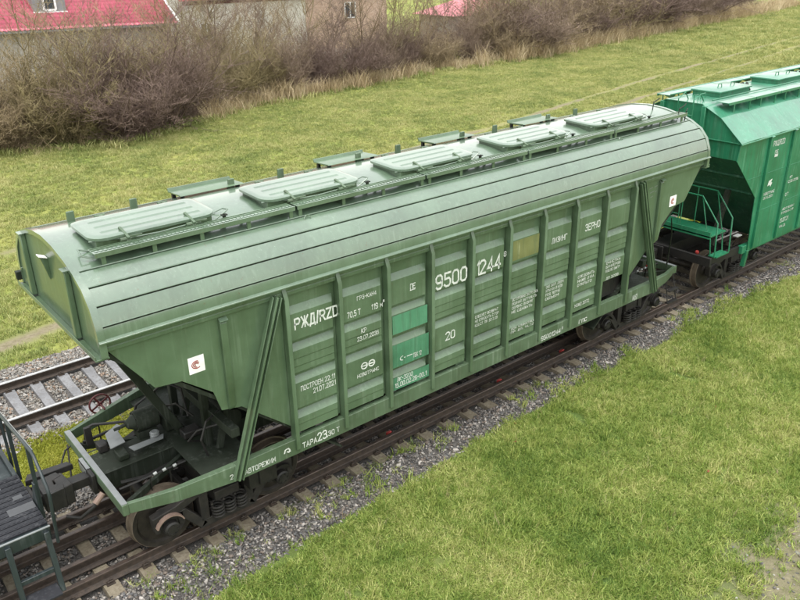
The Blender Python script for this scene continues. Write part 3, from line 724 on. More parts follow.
# ---- roof hatches, walkways, latches
def hatch(parent, cx):
    y0, y1 = -.79, .02; L = .84
    mb = MB(); mb.loft([[(cx-L+.05, y0+.05, 4.66), (cx+L-.05, y0+.05, 4.66), (cx+L-.05, y1-.04, 4.72), (cx-L+.05, y1-.04, 4.72)], [(cx-L+.05, y0+.05, 4.815), (cx+L-.05, y0+.05, 4.815), (cx+L-.05, y1-.04, 4.835), (cx-L+.05, y1-.04, 4.835)]])
    co = mb.build('hatch_coaming', GREEN, parent, .004)
    def outline(g_, z):     # rounded ends
        pts = []
        for (x, y, a0) in ((cx+L-g_-.12, y1-g_-.12, 0), (cx-L+g_+.12, y1-g_-.12, 90), (cx-L+g_+.20, y0+g_+.20, 180), (cx+L-g_-.20, y0+g_+.20, 270)):
            rr = .12 if a0 in (0, 90) else .20
            for k in range(5):
                t = R(a0+22.5*k); yy = y+rr*math.sin(t); pts.append((x+rr*math.cos(t), yy, z+(yy-y0)*.03))
        return pts
    mb = MB(); mb.loft([outline(-.02, 4.808), outline(-.02, 4.842), outline(.02, 4.857), outline(.06, 4.857)])
    lid = mb.build('hatch_lid', GREEN_ROOF, parent, smooth=40)
    for yy in (-.62, -.40, -.18):
        z = 4.857+(yy-y0)*.03
        mb = MB(); mb.loft([[(cx-L+.16, yy-.03, z-.001), (cx-L+.18, yy, z+.014), (cx-L+.16, yy+.03, z+.001)], [(cx+L-.16, yy-.03, z-.001), (cx+L-.18, yy, z+.014), (cx+L-.16, yy+.03, z+.001)]]); mb.build('lid_rib', GREEN_ROOF, lid, smooth=0)
    for dx in (-.42, .47):
        mb = MB(); mb.beam((cx+dx, y0-.10, 4.80), (cx+dx-.02, y0+.14, 4.885), .035, .03); mb.cyl((cx+dx-.10, y0-.06, 4.79), (cx+dx+.10, y0-.06, 4.79), .025, 8)
        mb.beam((cx+dx, y0-.09, 4.70), (cx+dx, y0-.06, 4.82), .05, .03); mb.beam((cx+dx+.02, y0-.06, 4.81), (cx+dx+.16, y0-.14, 4.83), .02, .02)
        mb.build('latch', GREEN_FRAME, lid)
        mb = MB(); mb.prism([(.53, 4.69), (.59, 4.69), (.575, 4.865), (.535, 4.865)], 'x', cx+dx-.30, cx+dx-.20); mb.build('lid_stop', GREEN_FRAME, parent, .006)
        mb = MB(); mb.beam((cx+dx, y1-.04, 4.87), (cx+dx, y1+.16, 4.845), .05, .02); mb.cyl((cx+dx-.07, y1+.1, 4.85), (cx+dx+.07, y1+.1, 4.85), .022, 8); mb.build('hinge', GREEN_FRAME, lid)
    mb = MB(); mb.tube([(cx-L-.02, y0+.10, 4.80), (cx-L*.4, y0-.045, 4.785), (cx, y0-.055, 4.775), (cx+L*.5, y0-.045, 4.785), (cx+L+.02, y0+.10, 4.80)], .011, 6); mb.build('tie_rod', GREEN_ROOF, lid)
    mb = MB(); mb.tube([(cx+L+.03, y0+.30, 4.735), (cx+L+.22, y0+.27, 4.79), (cx+L+.26, y0+.18, 4.79), (cx+L+.20, y0+.12, 4.79), (cx+L+.03, y0+.12, 4.70)], .010, 6); mb.build('grab_handle', GREEN_ROOF, parent)
    mb = MB(); mb.beam((cx+L+.10, y0-.02, 4.66), (cx+L+.10, y0-.02, 4.80), .035, .035); mb.box(cx+L+.06, cx+L+.14, y0-.05, y0+.01, 4.785, 4.80); mb.build('latch_post', GREEN_DARK, parent)
for cx in (-5.40, -2.95, -.50, 1.98, 4.46): hatch(HW, cx)
mb = MB(); mb.tube([(-6.26, -.72, 4.69), (-6.42, -.74, 4.75), (-6.44, -.90, 4.72), (-6.30, -.94, 4.66)], .012, 6); mb.build('grab_handle', GREEN_ROOF, HW)
SEC = [(-6.33, -3.49), (-3.45, -1.05), (-1.01, 1.36), (1.40, 3.86), (3.90, 6.42)]
POSTS = [-6.226, -5.574, -4.92, -4.227, -3.55, -3.395, -2.634, -1.882, -1.097, -.935, -.239, .521, 1.295, 1.459, 2.205, 3.033, 3.801, 3.953, 4.688, 5.482, 6.26]
for x0, x1 in SEC:
    mb = MB(); mb.box(x0, x1, -1.06, -.835, 4.752, 4.760); mb.box(x0, x1, -1.075, -1.055, 4.705, 4.768)
    wk = mb.build('walkway', GREEN_ROOF, HW, .002)
    mb = MB(); n = int((x1-x0)/.055)
    for k in range(n):
        xx = x0+.03+k*.055
        mb.box(xx, xx+.030, -1.035, -.985, 4.760, 4.772)
    o = mb.build('tread_teeth', GREEN_ROOF, wk, smooth=0); tag(o, kind='stuff')
    mb = MB()
    for yy in (-.93, -.87): mb.box(x0+.01, x1-.01, yy-.008, yy+.008, 4.7605, 4.770)
    mb.build('tread_bars', GREEN, wk); bpy.data.objects[mb and wk.children[-1].name]['kind'] = 'stuff'
    for x in POSTS:
        if x0 < x < x1:
            mb = MB(); mb.beam((x, -1.045, 4.585), (x, -1.045, 4.706), .055, .02, (0, 1, 0)); mb.beam((x, -.86, 4.655), (x, -.86, 4.752), .03, .02, (0, 1, 0)); mb.beam((x, -1.04, 4.738), (x, -.84, 4.738), .03, .022)
            mb.build('walkway_post', GREEN, wk)
for x in (-3.33, 4.02):
    mb = MB(); mb.tube([(x+.06*math.cos(t), -1.135+.018*math.sin(t), 4.565+.05*math.sin(t)) for t in np.linspace(0, 6.28, 13)[:-1]], .007, 5, True); mb.build('lifting_ring', GREEN_ROOF, HW)
for x in (-4.5, -1.85, .52, 2.95):
    mb = MB(); mb.prism([(.46, 4.775), (.50, 4.765), (.92, 4.745), (.94, 4.80), (.925, 4.80), (.905, 4.76), (.50, 4.785)], 'x', x, x+1.05)
    fl = mb.build('far_walkway', GREEN, HW)
    for dx in (.06, .98):
        mb = MB(); mb.beam((x+dx, .55, 4.71), (x+dx, .55, 4.765), .05, .05); mb.beam((x+dx, .86, 4.62), (x+dx, .86, 4.745), .05, .05); mb.beam((x+dx, .5, 4.752), (x+dx, .9, 4.738), .03, .02); mb.build('walkway_post', BLACK, fl)
for pts in ([(6.25, -.95, 4.64), (6.27, -.96, 4.86), (6.47, -.95, 4.90), (6.6, -.9, 4.92)], [(6.42, -1.02, 4.60), (6.43, -1.03, 4.80), (6.55, -.98, 4.83)], [(6.2, -.35, 4.75), (6.22, -.35, 4.92), (6.5, -.3, 4.97)]):
    mb = MB(); mb.tube(pts, .013, 6); mb.build('grab_handle', GREEN_DARK, HW)

# ---- painted lettering, stickers and patches on the near side
YT = YO-.0035; YS = -1.5855
def patch(panel, x0, x1, z0, z1, mat, y=YO-.0022, name='paint_patch'):
    mb = MB(); mb.add([(x0, y, z0), (x1, y, z0), (x1, y, z1), (x0, y, z1)], [(0, 1, 2, 3)]); return mb.build(name, mat, panel, smooth=0)
T = lambda i, body, x, z, h, **k: text(body, x, z, k.pop('y', YT), h, panels[i-1], **k)
T(1, 'РЖД/RZD', -3.93, 3.155, .155, width=.74, bold=.028)
T(1, 'ПОСТРОЕН 22.11', -3.91, 2.135, .075, width=.60); T(1, '21.07.2021', -3.70, 2.02, .075, width=.40)
T(2, 'ГРЗ-КАН4', -2.83, 3.275, .06, width=.36); T(2, '70,5 Т', -3.02, 3.04, .085, width=.24); T(2, '119 м³', -2.57, 3.04, .085, width=.25)
T(2, 'КР', -2.775, 2.715, .07, width=.09, y=YT-.005); T(2, '23.07.2036', -2.86, 2.60, .065, width=.41, y=YT-.006)
def ring(panel, x, z, r0, r1):
    mb = MB(); n = 20
    vs = [(x+r*math.cos(6.2832*k/n), YT, z+r*.9*math.sin(6.2832*k/n)) for r in (r0, r1) for k in range(n)]
    mb.add(vs, [(k, (k+1) % n, (k+1) % n+n, k+n) for k in range(n)]); mb.add([(x-r0, YT-.0004, z-.012), (x+r0, YT-.0004, z-.012), (x+r0, YT-.0004, z+.012), (x-r0, YT-.0004, z+.012)], [(0, 1, 2, 3)])
    mb.build('emblem', WHITE, panel, smooth=0)
ring(panels[1], -2.745, 2.135, .045, .068); ring(panels[1], -2.60, 2.135, .045, .068)
T(2, 'НОВОТРАНС', -2.885, 1.965, .055, width=.42)
T(3, 'ПЕ', -1.79, 3.16, .085, width=.10); patch(panels[2], -1.80, -1.69, 3.135, 3.150, WHITE, YT)
patch(panels[2], -2.17, -1.44, 2.475, 2.80, PATCH, YO-.0085); patch(panels[2], -2.19, -1.405, 1.868, 2.28, PATCH); patch(panels[2], -2.19, -1.405, 1.457, 1.685, PATCH, YO-.0085)
T(3, '(•', -2.02, 1.955, .085, width=.10, bold=.004); T(3, '-', -1.88, 1.955, .085, width=.10, bold=.004); T(3, 'ПВК 12', -1.74, 1.93, .07, width=.17, y=YT-.001)
T(3, 'ЛК-3200', -2.10, 1.605, .07, width=.33, y=YT-.008); T(3, '15.00.02.26-00.1', -2.15, 1.50, .075, width=.68, y=YT-.008)
T(4, '9500', -1.245, 2.995, .23, width=.68, bold=.006); T(4, '20', -1.02, 1.995, .14, width=.20)
T(5, '1', -.41+.085, 2.995, .23, width=.05, bold=.006); T(5, '244', -.245, 2.995, .235, width=.49, bold=.006); T(5, '8', .335, 3.17, .085, width=.05)
for i, x0, z0, h, wd, lines in ((5, -.33, 2.185, .046, .60, ('СЛЕДУЕТ ВОЗВРАТ', 'НЕ СПУСКАТЬ С ГОР', 'КОД СТ. ПР. 50 2.08')), (6, .60, 2.235, .047, .68, ('ОСТОРОЖНО ЗАГРУЗКА', 'ПОЛНАЯ ЗАГРУЖАТЬ', 'СЕРВИС ЛИЗИНГ', 'НЕ СДАВАТЬ')), (6, .60, 1.655, .04, .62, ('ОСМ. КЛИМАТИКА', 'ПР. ДЛ. 14,72')), (7, 1.52, 2.225, .047, .50, ('СКО ЗАКР. ДВЕРИ', 'КРЫШКИ ЛЮКОВ', 'ПОД ЗЕРНО', 'ОБЪЁМ')), (8, 2.46, 2.165, .05, .50, ('СЛЕДОВАТЬ', 'НИЖЕ ЛЮКА', 'ОТКРЫТО')), (9, 3.34, 2.225, .05, .50, ('ОЧИСТКА', 'БУНКЕРОВ', 'ПОСЛЕ ВЫГР'))):
    for k, l in enumerate(lines):
        ww = wd*(.72+.28*(len(l)/max(map(len, lines))))*(1 if k < 2 else .92)
        T(i, l, x0, z0-k*h*1.75, h, width=ww, bold=.005, y=YT-(.006 if z0 < 1.7 else 0))
T(8, 'МОЖД 2072', 2.42, 1.56, .06, width=.44, y=YT-.005); T(9, 'ДП 3208', 3.38, 1.885, .05, width=.4)
patch(panels[5], .56, 1.24, 3.02, 3.385, YPATCH)
T(7, 'ЛИЗИНГ', 1.60, 3.095, .095, width=.42, bold=.008); T(8, 'ЗЕРНО', 2.56, 3.115, .125, width=.44, bold=.01)
S = lambda body, x, z, h, wd, **k: text(body, x, z, YS, h, bpy.data.objects['side_sill'], width=wd, **k)
S('ТАРА', -3.975, 1.175, .085, .25); S('23', -3.70, 1.175, .135, .16, bold=.02); S(',30 Т', -3.53, 1.185, .08, .23)
S('95001244', 1.44, 1.165, .085, .56); S('8', 2.04, 1.22, .05, .03); S('ГПС', 2.57, 1.165, .075, .24); S('КАП', 4.36, 1.20, .055, .15); S('РЕМ', 4.36, 1.135, .05, .15); S('АВТОРЕЖИМ', -4.96, 1.165, .075, .50); S('2', -5.20, 1.19, .07, .045)
S('↷', -4.30, 1.19, .10, .10)
# white stickers
def sticker(x0, x1, z0, z1):
    mb = MB(); mb.box(x0, x1, -1.512, -1.5085, z0, z1); st = mb.build('sticker', WHITEP, HW)
    xc, zc, r = (x0+x1)/2, (z0+z1)/2, (x1-x0)*.30
    mb = MB()
    for k in range(3):
        pts = [(xc+r*(.35+.32*k)*math.cos(t), -1.5135, zc+r*(.35+.32*k)*.8*math.sin(t)) for t in np.linspace(.6*k, 4.2+.6*k, 14)]
        for a_, b_ in zip(pts[:-1], pts[1:]): mb.beam(a_, b_, .002, .012, (0, 0, 1))
    mb.build('emblem', RED, st, smooth=0)
sticker(-5.545, -5.32, 2.995, 3.235); sticker(5.44, 5.68, 2.97, 3.20)
# chalk scribbles on the end sheet
mb = MB()
for x, z, l in ((4.62, 3.52, .12), (4.80, 3.53, .10), (4.66, 3.43, .15), (4.84, 3.42, .06), (4.70, 3.33, .08)): mb.beam((x, -1.5095, z), (x+l, -1.5095, z+.02), .001, .012)
mb.build('chalk_mark', GREYP, HW); bpy.data.objects['chalk_mark']['kind'] = 'stuff'

# ---- brake gear and struts on the end platforms
def gear(s):
    mb = MB(); mb.cyl((s*5.45, .32, 1.48), (s*5.80, .32, 1.48), .17, 20); mb.cyl((s*5.80, .32, 1.48), (s*5.93, .32, 1.48), .13, 16, .06); mb.cyl((s*5.93, .32, 1.48), (s*6.12, .32, 1.47), .025, 8)
    bc = mb.build('brake_cylinder', GREEN_DARK, HW, .006)
    for k in range(8):
        a_ = k*math.pi/4; m_ = MB(); m_.cyl((s*5.80, .32+.15*math.cos(a_), 1.48+.15*math.sin(a_)), (s*5.815, .32+.15*math.cos(a_), 1.48+.15*math.sin(a_)), .014, 6); m_.build('bolt', BLACK, bc)
    mb = MB(); mb.box(min(s*5.5, s*5.8), max(s*5.5, s*5.8), .20, .44, 1.214, 1.33); mb.build('cylinder_mount', GREEN_DARK, HW, .006)
    mb = MB(); mb.prism([(s*6.30, .02), (s*6.22, .46), (s*5.98, .62), (s*5.94, .52), (s*6.04, .40), (s*6.06, .06)], 'z', 1.36, 1.375); mb.build('brake_lever', GREYP, HW, .003)
    mb = MB(); mb.prism([(s*6.05, -.02), (s*6.02, -.16), (s*5.55, -.13), (s*5.50, -.02)], 'z', 1.30, 1.312); mb.build('cover_plate', GREYP, HW)
    mb = MB(); mb.tube([(s*6.42, .66, 1.25), (s*6.43, .66, 1.47), (s*6.33, .60, 1.52), (s*5.9, .38, 1.5)], .022, 8); mb.beam((s*6.42, .62, 1.20), (s*6.42, .62, 1.50), .06, .10); mb.build('lever_bracket', BLACK, HW)
    mb = MB(); mb.tube([(s*6.5, -.77, 1.20), (s*5.5, -.75, 1.20)], .016, 6)
    for k in range(3): mb.beam((s*(5.75+.3*k), -.76, 1.20), (s*(5.75+.3*k), -.76, .95), .025, .012)
    mb.build('brake_pipe', BLACK, HW)
    for k in (6.0, 5.86, 5.70): m_ = MB(); m_.cyl((s*k, -.775, 1.215), (s*(k-.05), -.775, 1.225), .024, 10); m_.build('pipe_fitting', GALV, HW)
    mb = MB(); mb.beam((s*6.12, .02, 3.13), (s*5.20, .02, 1.22), .20, .13); mb.build('centre_strut', GREEN_DARK, HW, .008)
    for y in (-.60, .60):
        mb = MB(); mb.beam((s*5.03, y, 1.226), (s*5.03, y, 2.30), .11, .11, (0, 1, 0)); mb.build('post', GREEN_DARK, HW, .006)
        mb = MB(); mb.beam((s*4.98, y-.25, 1.25), (s*4.72, y-.15, 1.98), .10, .06, (0, 1, 0)); mb.build('strut', GREEN_DARK, HW, .006)
    mb = MB(); mb.beam((s*4.95, -1.40, 1.78), (s*4.95, 1.40, 1.78), .13, .14); mb.build('cross_beam', GREEN_DARK, HW, .006)
    mb = MB(); mb.cyl((s*4.55, -.5, 1.42), (s*4.55, .9, 1.42), .15, 18); mb.build('air_reservoir', GREEN_DARK, HW)
    mb = MB(); mb.tube([(s*4.9, -1.0, 1.75), (s*5.25, -.75, 1.62), (s*5.35, -.6, 1.40), (s*5.1, -.5, 1.25)], .018, 6); mb.tube([(s*5.45, .1, 1.7), (s*5.3, -.2, 1.85), (s*5.1, -.3, 1.6)], .016, 6); mb.build('air_hose', BLACK, HW)
    for k, (pts, rr, nm) in enumerate((([(s*6.35, -.35, 1.0), (s*6.0, -.42, .98), (s*5.6, -.40, 1.02), (s*5.3, -.5, 1.0)], .03, 'brake_rod'), ([(s*6.50, -1.05, 1.0), (s*6.15, -.95, .90), (s*5.7, -.98, .95)], .022, 'brake_rod'),
            ([(s*5.30, .55, 1.24), (s*5.34, .55, 1.75), (s*5.22, .35, 1.95), (s*5.08, .1, 1.9), (s*5.1, -.1, 1.5)], .02, 'air_pipe'), ([(s*5.7, .72, 1.23), (s*5.6, .74, 1.5), (s*5.4, .7, 1.62), (s*5.2, .72, 1.3)], .022, 'air_pipe'),
            ([(s*5.2, -.9, 1.24), (s*5.28, -.92, 1.55), (s*5.15, -.88, 1.8), (s*4.9, -.8, 1.85)], .018, 'air_pipe'), ([(s*6.45, .9, 1.10), (s*5.9, .92, 1.12), (s*5.4, .95, 1.10)], .026, 'brake_rod'))):
        mb = MB(); mb.tube(pts, rr, 7); mb.build(nm, BLACK, HW)
    for (x, y, z, a, b_, c_) in ((5.62, .62, 1.24, .12, .10, .16), (5.30, .22, 1.24, .10, .14, .22), (6.18, -.06, 1.22, .08, .12, .10), (5.15, -.22, 1.24, .14, .10, .12), (6.34, .30, 1.22, .07, .09, .14)):
        mb = MB(); mb.box(s*x-a, s*x+a, y-b_, y+b_, z, z+c_); mb.build('valve_block', BLACK if b_ < .12 else GREEN_DARK, HW, .02)
    for y in (-1.0, 1.0):
        mb = MB(); mb.beam((s*6.56, y*.98, 1.02), (s*5.4, y*.35, 1.02), .07, .10); mb.build('diagonal_stay', GREEN_DARK, HW, .006)
    mb = MB(); mb.lathe([(.05, 0), (.075, .02), (.05, .04), (.075, .06), (.05, .08), (.075, .10), (.05, .12), (.075, .14), (.05, .16)], (s*5.62, .02, 1.23), 'z', 12); mb.build('rubber_bellows', GREYP, HW)
    # hand brake wheel outside the far beam
    mb = MB(); c = Vector((s*5.93, 1.50, 1.31)); mb.tube([c+Vector((.17*math.cos(t), 0, .17*math.sin(t))) for t in np.linspace(0, 2*math.pi, 25)[:-1]], .016, 8, True)
    for k in range(4):
        t = k*math.pi/2+.5; mb.beam(c, c+Vector((.17*math.cos(t), 0, .17*math.sin(t))), .03, .012, (0, 1, 0))
    mb.cyl(c+Vector((0, -.03, 0)), c+Vector((0, .03, 0)), .035, 10); mb.cyl(c, c+Vector((0, -.22, 0)), .016, 8); mb.build('hand_brake_wheel', REDD, HW)
    # coupler, draft gear, hoses
    mb = MB(); mb.box(min(s*6.64, s*6.70), max(s*6.64, s*6.70), -.22, .22, .88, 1.20); mb.build('draft_plate', BLACK, HW, .01)
    mb = MB(); mb.box(min(s*6.62, s*6.98), max(s*6.62, s*6.98), -.09, .09, .98, 1.13)
    mb.prism([(s*6.96, -.20), (s*7.28, -.24), (s*7.30, -.10), (s*7.14, -.04), (s*7.14, .06), (s*7.34, .12), (s*7.32, .22), (s*7.0, .18)], 'z', .88, 1.20)
    mb.build('coupler', BLACK, HW, .012)
    mb = MB(); mb.tube([(s*6.66, -.42, .98), (s*6.80, -.45, .86), (s*6.98, -.36, .70), (s*7.14, -.22, .72)], .026, 8); mb.build('brake_hose', BLACK, HW)
    mb = MB(); mb.cyl((s*6.64, -.42, 1.0), (s*6.78, -.45, .90), .045, 10); mb.build('end_cock', SALMON if s < 0 else RED, HW)
    mb = MB(); mb.box(min(s*6.64, s*6.70), max(s*6.64, s*6.70), -.02, .36, 1.0, 1.20); ep = mb.build('end_plate', BLACK, HW, .008)
    mb = MB(); mb.box(min(s*6.701, s*6.706), max(s*6.701, s*6.706), .02, .32, 1.04, 1.17); mb.box(min(s*6.64, s*6.695), max(s*6.64, s*6.695), .0, .34, 1.201, 1.207); mb.build('plate_face', GREYP, ep)
    mb = MB(); mb.tube([(s*6.60, .95, 1.10), (s*6.72, .95, 1.04), (s*6.95, .55, .98), (s*7.15, .30, .95)], .014, 6); mb.tube([(s*6.66, 1.0, 1.1), (s*6.80, .62, .60), (s*6.82, .40, .55)], .014, 6); mb.build('uncoupling_lever', BLACK, HW)
    # side steps and ladder
    mb = MB()
    for dx in (0, .34): mb.tube([(s*(6.08+dx), -1.28+.1*dx, 1.10), (s*(6.08+dx), -1.40, .50)], .013, 6)
    for z in (.50, .80): mb.beam((s*6.06, -1.39, z), (s*6.44, -1.39, z), .10, .02)
    if s > 0: mb.build('side_step', BLACK, HW)
    mb = MB(); mb.tube([(s*6.30, 1.30, 1.12), (s*6.32, 1.42, .55), (s*6.05, 1.42, .55), (s*6.05, 1.36, 1.14)], .013, 6); mb.build('side_step', BLACK, HW)
gear(-1); gear(1)
mb = MB(); mb.tube([(6.35, -1.1, 1.24), (6.35, -1.12, 2.05), (6.12, -1.2, 2.5)], .014, 6); mb.tube([(6.35, -1.12, 2.05), (6.50, -1.0, 1.24)], .012, 6); mb.tube([(6.55, -.5, 1.24), (6.58, -.5, 3.6)], .012, 6); mb.tube([(6.55, -.2, 1.24), (6.58, -.2, 3.6)], .012, 6); mb.build('end_ladder', GREEN_DARK, HW)
mb = MB(); mb.beam((6.62, .2, 1.30), (6.62, .45, 1.30), .03, .10); mb.build('end_disc', RED, HW)
mb = MB(); mb.box(-4.78, -4.30, -1.30, -1.05, .62, .98); mb.box(-4.62, -4.40, -1.34, -1.30, .66, .94); mb.build('load_sensor', BLACK, HW, .01)
mb = MB(); mb.tube([(-4.62, -1.36, .98), (-4.55, -1.40, 1.02), (-4.48, -1.38, .96), (-4.42, -1.40, 1.06)], .012, 6); mb.build('tie_wire', REDD, HW)

# ------------------------------------------------------------------ the jade green hopper wagon coupled behind
JW = thing('hopper_wagon', (14.6, 0, 0), 'bright jade green hopper wagon with angular roof coupled behind the olive wagon', 'hopper wagon', 'grain hopper wagons on the near track')
JX0, JX1 = 8.05, 21.15
JP = [(-1.55, 3.95), (-1.0, 4.43), (-.5, 4.68), (.5, 4.68), (1.0, 4.43), (1.55, 3.95)]
def plate(pts, t, mat, name, parent, bevel=.003):       # flat plate from a loop of points, thickness t along its normal
    P = [Vector(p) for p in pts]; n = (P[1]-P[0]).cross(P[2]-P[0]).normalized()*t
    mb = MB(); mb.loft([[tuple(p) for p in P], [tuple(p-n) for p in P]]); return mb.build(name, mat, parent, bevel, smooth=0)
jroof = plate([(JX0-.02, -.5, 4.682), (JX1+.02, -.5, 4.682), (JX1+.02, .5, 4.682), (JX0-.02, .5, 4.682)], .02, JADE_ROOF, 'roof', JW)
for f in (-1, 1):
    # side slopes: pressed sheets with a shallow kink between them
    xs = np.linspace(JX0-.06, JX1+.06, 12)
    for a, b in zip(xs[:-1], xs[1:]):
        m_ = (a+b)/2; ya, za, yb, zb = f*1.0, 4.43, f*1.585, 3.925
        mb = MB(); mb.loft([[(x, f*.5, 4.675+d), (x, ya, za+d), (x, yb, zb+d), (x, yb, zb+d-.015), (x, ya, za+d-.015), (x, f*.5, 4.66+d)] for x, d in ((a+.001, 0), (m_, .016), (b-.001, 0))])
        mb.build('roof_sheet', JADE_ROOF, jroof, smooth=10)
    mb = MB(); mb.prism([(f*1.555, 3.93), (f*1.60, 3.91), (f*1.60, 3.885), (f*1.555, 3.885)], 'x', JX0-.05, JX1+.05); mb.build('eave_lip', JADE_ROOF, JW, .003)
    S_ = [(JX0, 3.92), (7.97, 3.52), (9.14, 2.43), (9.21, 1.05), (14.6, 1.05), (14.6, 3.92)]
    for mir in (0, 1):
        pl = [((29.2-x) if mir else x, z) for x, z in S_]
        mb = MB(); mb.prism(pl, 'y', f*1.53, f*1.55); sd_ = mb.build('side_sheet', JADE, JW, .003)
        if f < 0 and mir == 0: jside = sd_
    for x in (9.40, 10.56, 11.72, 12.88, 14.04, 15.2, 16.36, 17.52, 18.68, 19.8):
        mb = MB(); mb.prism([(f*1.551, 3.90), (f*1.605, 3.86), (f*1.60, 1.12), (f*1.551, 1.06)], 'x', x-.045, x+.045); rb = mb.build('rib', JADE, JW, .006)
        mb = MB(); mb.beam((x, f*1.56, 3.905), (x, f*1.63, 3.885), .12, .014); mb.build('rib_cap', JADE_ROOF, rb)
    for z in (2.98, 2.05):
        mb = MB(); mb.prism([(f*1.5505, z), (f*1.556, z-.004), (f*1.5505, z-.010)], 'x', 9.25 if z < 2.5 else 8.6, 19.9); mb.build('weld_seam', JADE, JW, smooth=0)
    mb = MB(); mb.box(9.0, 20.2, min(f*1.40, f*1.525), max(f*1.40, f*1.525), 1.0, 1.2); mb.build('side_sill', JADE, JW, .006)
    for s, xe in ((-1, JX0), (1, JX1)):
        mb = MB(); mb.beam((xe-s*1.18, f*1.52, 1.06), (xe-s*1.18, f*1.48, .62), .10, .10, (0, 1, 0)); mb.build('jacking_post', JADE, JW, .008)
for s, xe in ((-1, JX0), (1, JX1)):
    pts = [(xe, -1.545, 3.51), (xe, -1.545, 3.93), (xe, -1.0, 4.425), (xe, -.5, 4.67), (xe, .5, 4.67), (xe, 1.0, 4.425), (xe, 1.545, 3.93), (xe, 1.545, 3.51)]
    mb = MB(); mb.prism([(p[1], p[2]) for p in pts], 'x', xe, xe-s*.02); ew = mb.build('end_wall', JADE, JW, .003)
    for y in (-.55, .55):
        mb = MB(); mb.box(min(xe+s*.001, xe+s*.09), max(xe+s*.001, xe+s*.09), y-.05, y+.05, 3.55, 4.64); mb.build('stiffener', JADE, ew, .008)
    mb = MB(); mb.box(min(xe+s*.001, xe+s*.05), max(xe+s*.001, xe+s*.05), -1.54, 1.54, 3.905, 3.925); mb.build('end_ledge', JADE, ew, .003)
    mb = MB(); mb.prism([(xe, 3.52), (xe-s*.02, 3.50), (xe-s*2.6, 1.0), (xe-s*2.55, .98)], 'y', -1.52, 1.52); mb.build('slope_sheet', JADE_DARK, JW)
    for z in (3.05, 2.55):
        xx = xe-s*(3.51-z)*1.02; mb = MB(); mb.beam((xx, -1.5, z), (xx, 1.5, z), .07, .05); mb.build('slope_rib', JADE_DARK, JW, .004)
    bogie(JW, xe-s*1.50)
    mb = MB(); mb.box(min(xe+s*.32, xe+s*.40), max(xe+s*.32, xe+s*.40), -1.45, 1.45, .98, 1.20); mb.build('end_beam', BLACK, JW, .008)
    mb = MB(); mb.box(min(xe+s*.32, xe-s*2.2), max(xe+s*.32, xe-s*2.2), -.24, .24, .86, 1.18); mb.build('centre_sill', BLACK, JW, .006)
    for f in (-1, 1):
        mb = MB(); mb.beam((xe+s*.33, f*1.32, 1.08), (xe-s*1.3, f*1.42, 1.08), .08, .2); mb.build('end_sill', BLACK, JW, .006)
        mb = MB(); mb.beam((xe-s*.5, f*.95, 1.2), (xe-s*.9, f*.95, 2.55), .12, .12, (0, 1, 0)); mb.build('post', GREEN_DARK, JW, .006)
    mb = MB(); mb.box(min(xe+s*.46, xe+s*.50), max(xe+s*.46, xe+s*.50), -.22, .22, .86, 1.2); mb.box(min(xe+s*.4, xe+s*.72), max(xe+s*.4, xe+s*.72), -.09, .09, .98, 1.12); mb.prism([(xe+s*.70, .18), (xe+s*.98, .24), (xe+s*1.0, .10), (xe+s*.86, .04), (xe+s*.86, -.06), (xe+s*.96, -.14), (xe+s*.94, -.23), (xe+s*.70, -.18)], 'z', .88, 1.21)
    mb.build('coupler', BLACK, JW, .012)
    # end platform with railings and a hanging step
    mb = MB(); mb.box(min(xe+s*.30, xe-s*.42), max(xe+s*.30, xe-s*.42), -1.30, 1.2, 1.66, 1.70); mb.box(min(xe+s*.27, xe+s*.30), max(xe+s*.27, xe+s*.30), -1.30, 1.2, 1.62, 1.80); pf = mb.build('end_platform', JADE, JW, .004)
    for xx, nm in ((xe+s*.26, 'outer'), (xe-s*.40, 'inner')):
        mb = MB(); mb.tube([(xx, 1.15, 1.70), (xx, 1.15, 2.62), (xx, -.95, 2.62), (xx, -1.42, 2.05), (xx, -1.46, 1.20)], .018, 8)
        for y in (.35, -.45): mb.tube([(xx, y, 1.70), (xx, y, 2.61)], .014, 6)
        mb.tube([(xx, -.95, 2.61), (xx, -1.20, 1.70)], .014, 6); mb.build('hand_rail', JADE, pf)
    mb = MB(); mb.box(min(xe+s*.26, xe-s*.30), max(xe+s*.26, xe-s*.30), -1.52, -1.30, 1.20, 1.225); mb.tube([(xe+s*.25, -1.28, 1.68), (xe+s*.25, -1.34, 1.22)], .016, 6); mb.tube([(xe-s*.29, -1.28, 1.68), (xe-s*.29, -1.34, 1.22)], .016, 6); mb.build('hanging_step', JADE, pf)
    mb = MB(); mb.box(min(xe-s*.62, xe-s*.40), max(xe-s*.62, xe-s*.40), -1.62, -1.50, 1.60, 1.62); mb.build('foot_tread', GALV, pf)
    mb = MB()
    for y in (-.30, .10): mb.tube([(xe+s*.12, y, 1.7), (xe+s*.12, y, 4.75), (xe-s*.15, y, 4.86), (xe-s*.3, y, 4.69)], .014, 6)
    for k in range(9): mb.tube([(xe+s*.12, -.30, 2.0+k*.3), (xe+s*.12, .10, 2.0+k*.3)], .012, 6)
    mb.build('ladder', JADE, JW)
    mb = MB(); mb.lathe([(0, .02), (.045, .02), (.05, 0), (0, -.02)], (xe+s*.34, -1.05, 1.25), 'x', 12); mb.build('tail_disc', RED, JW)
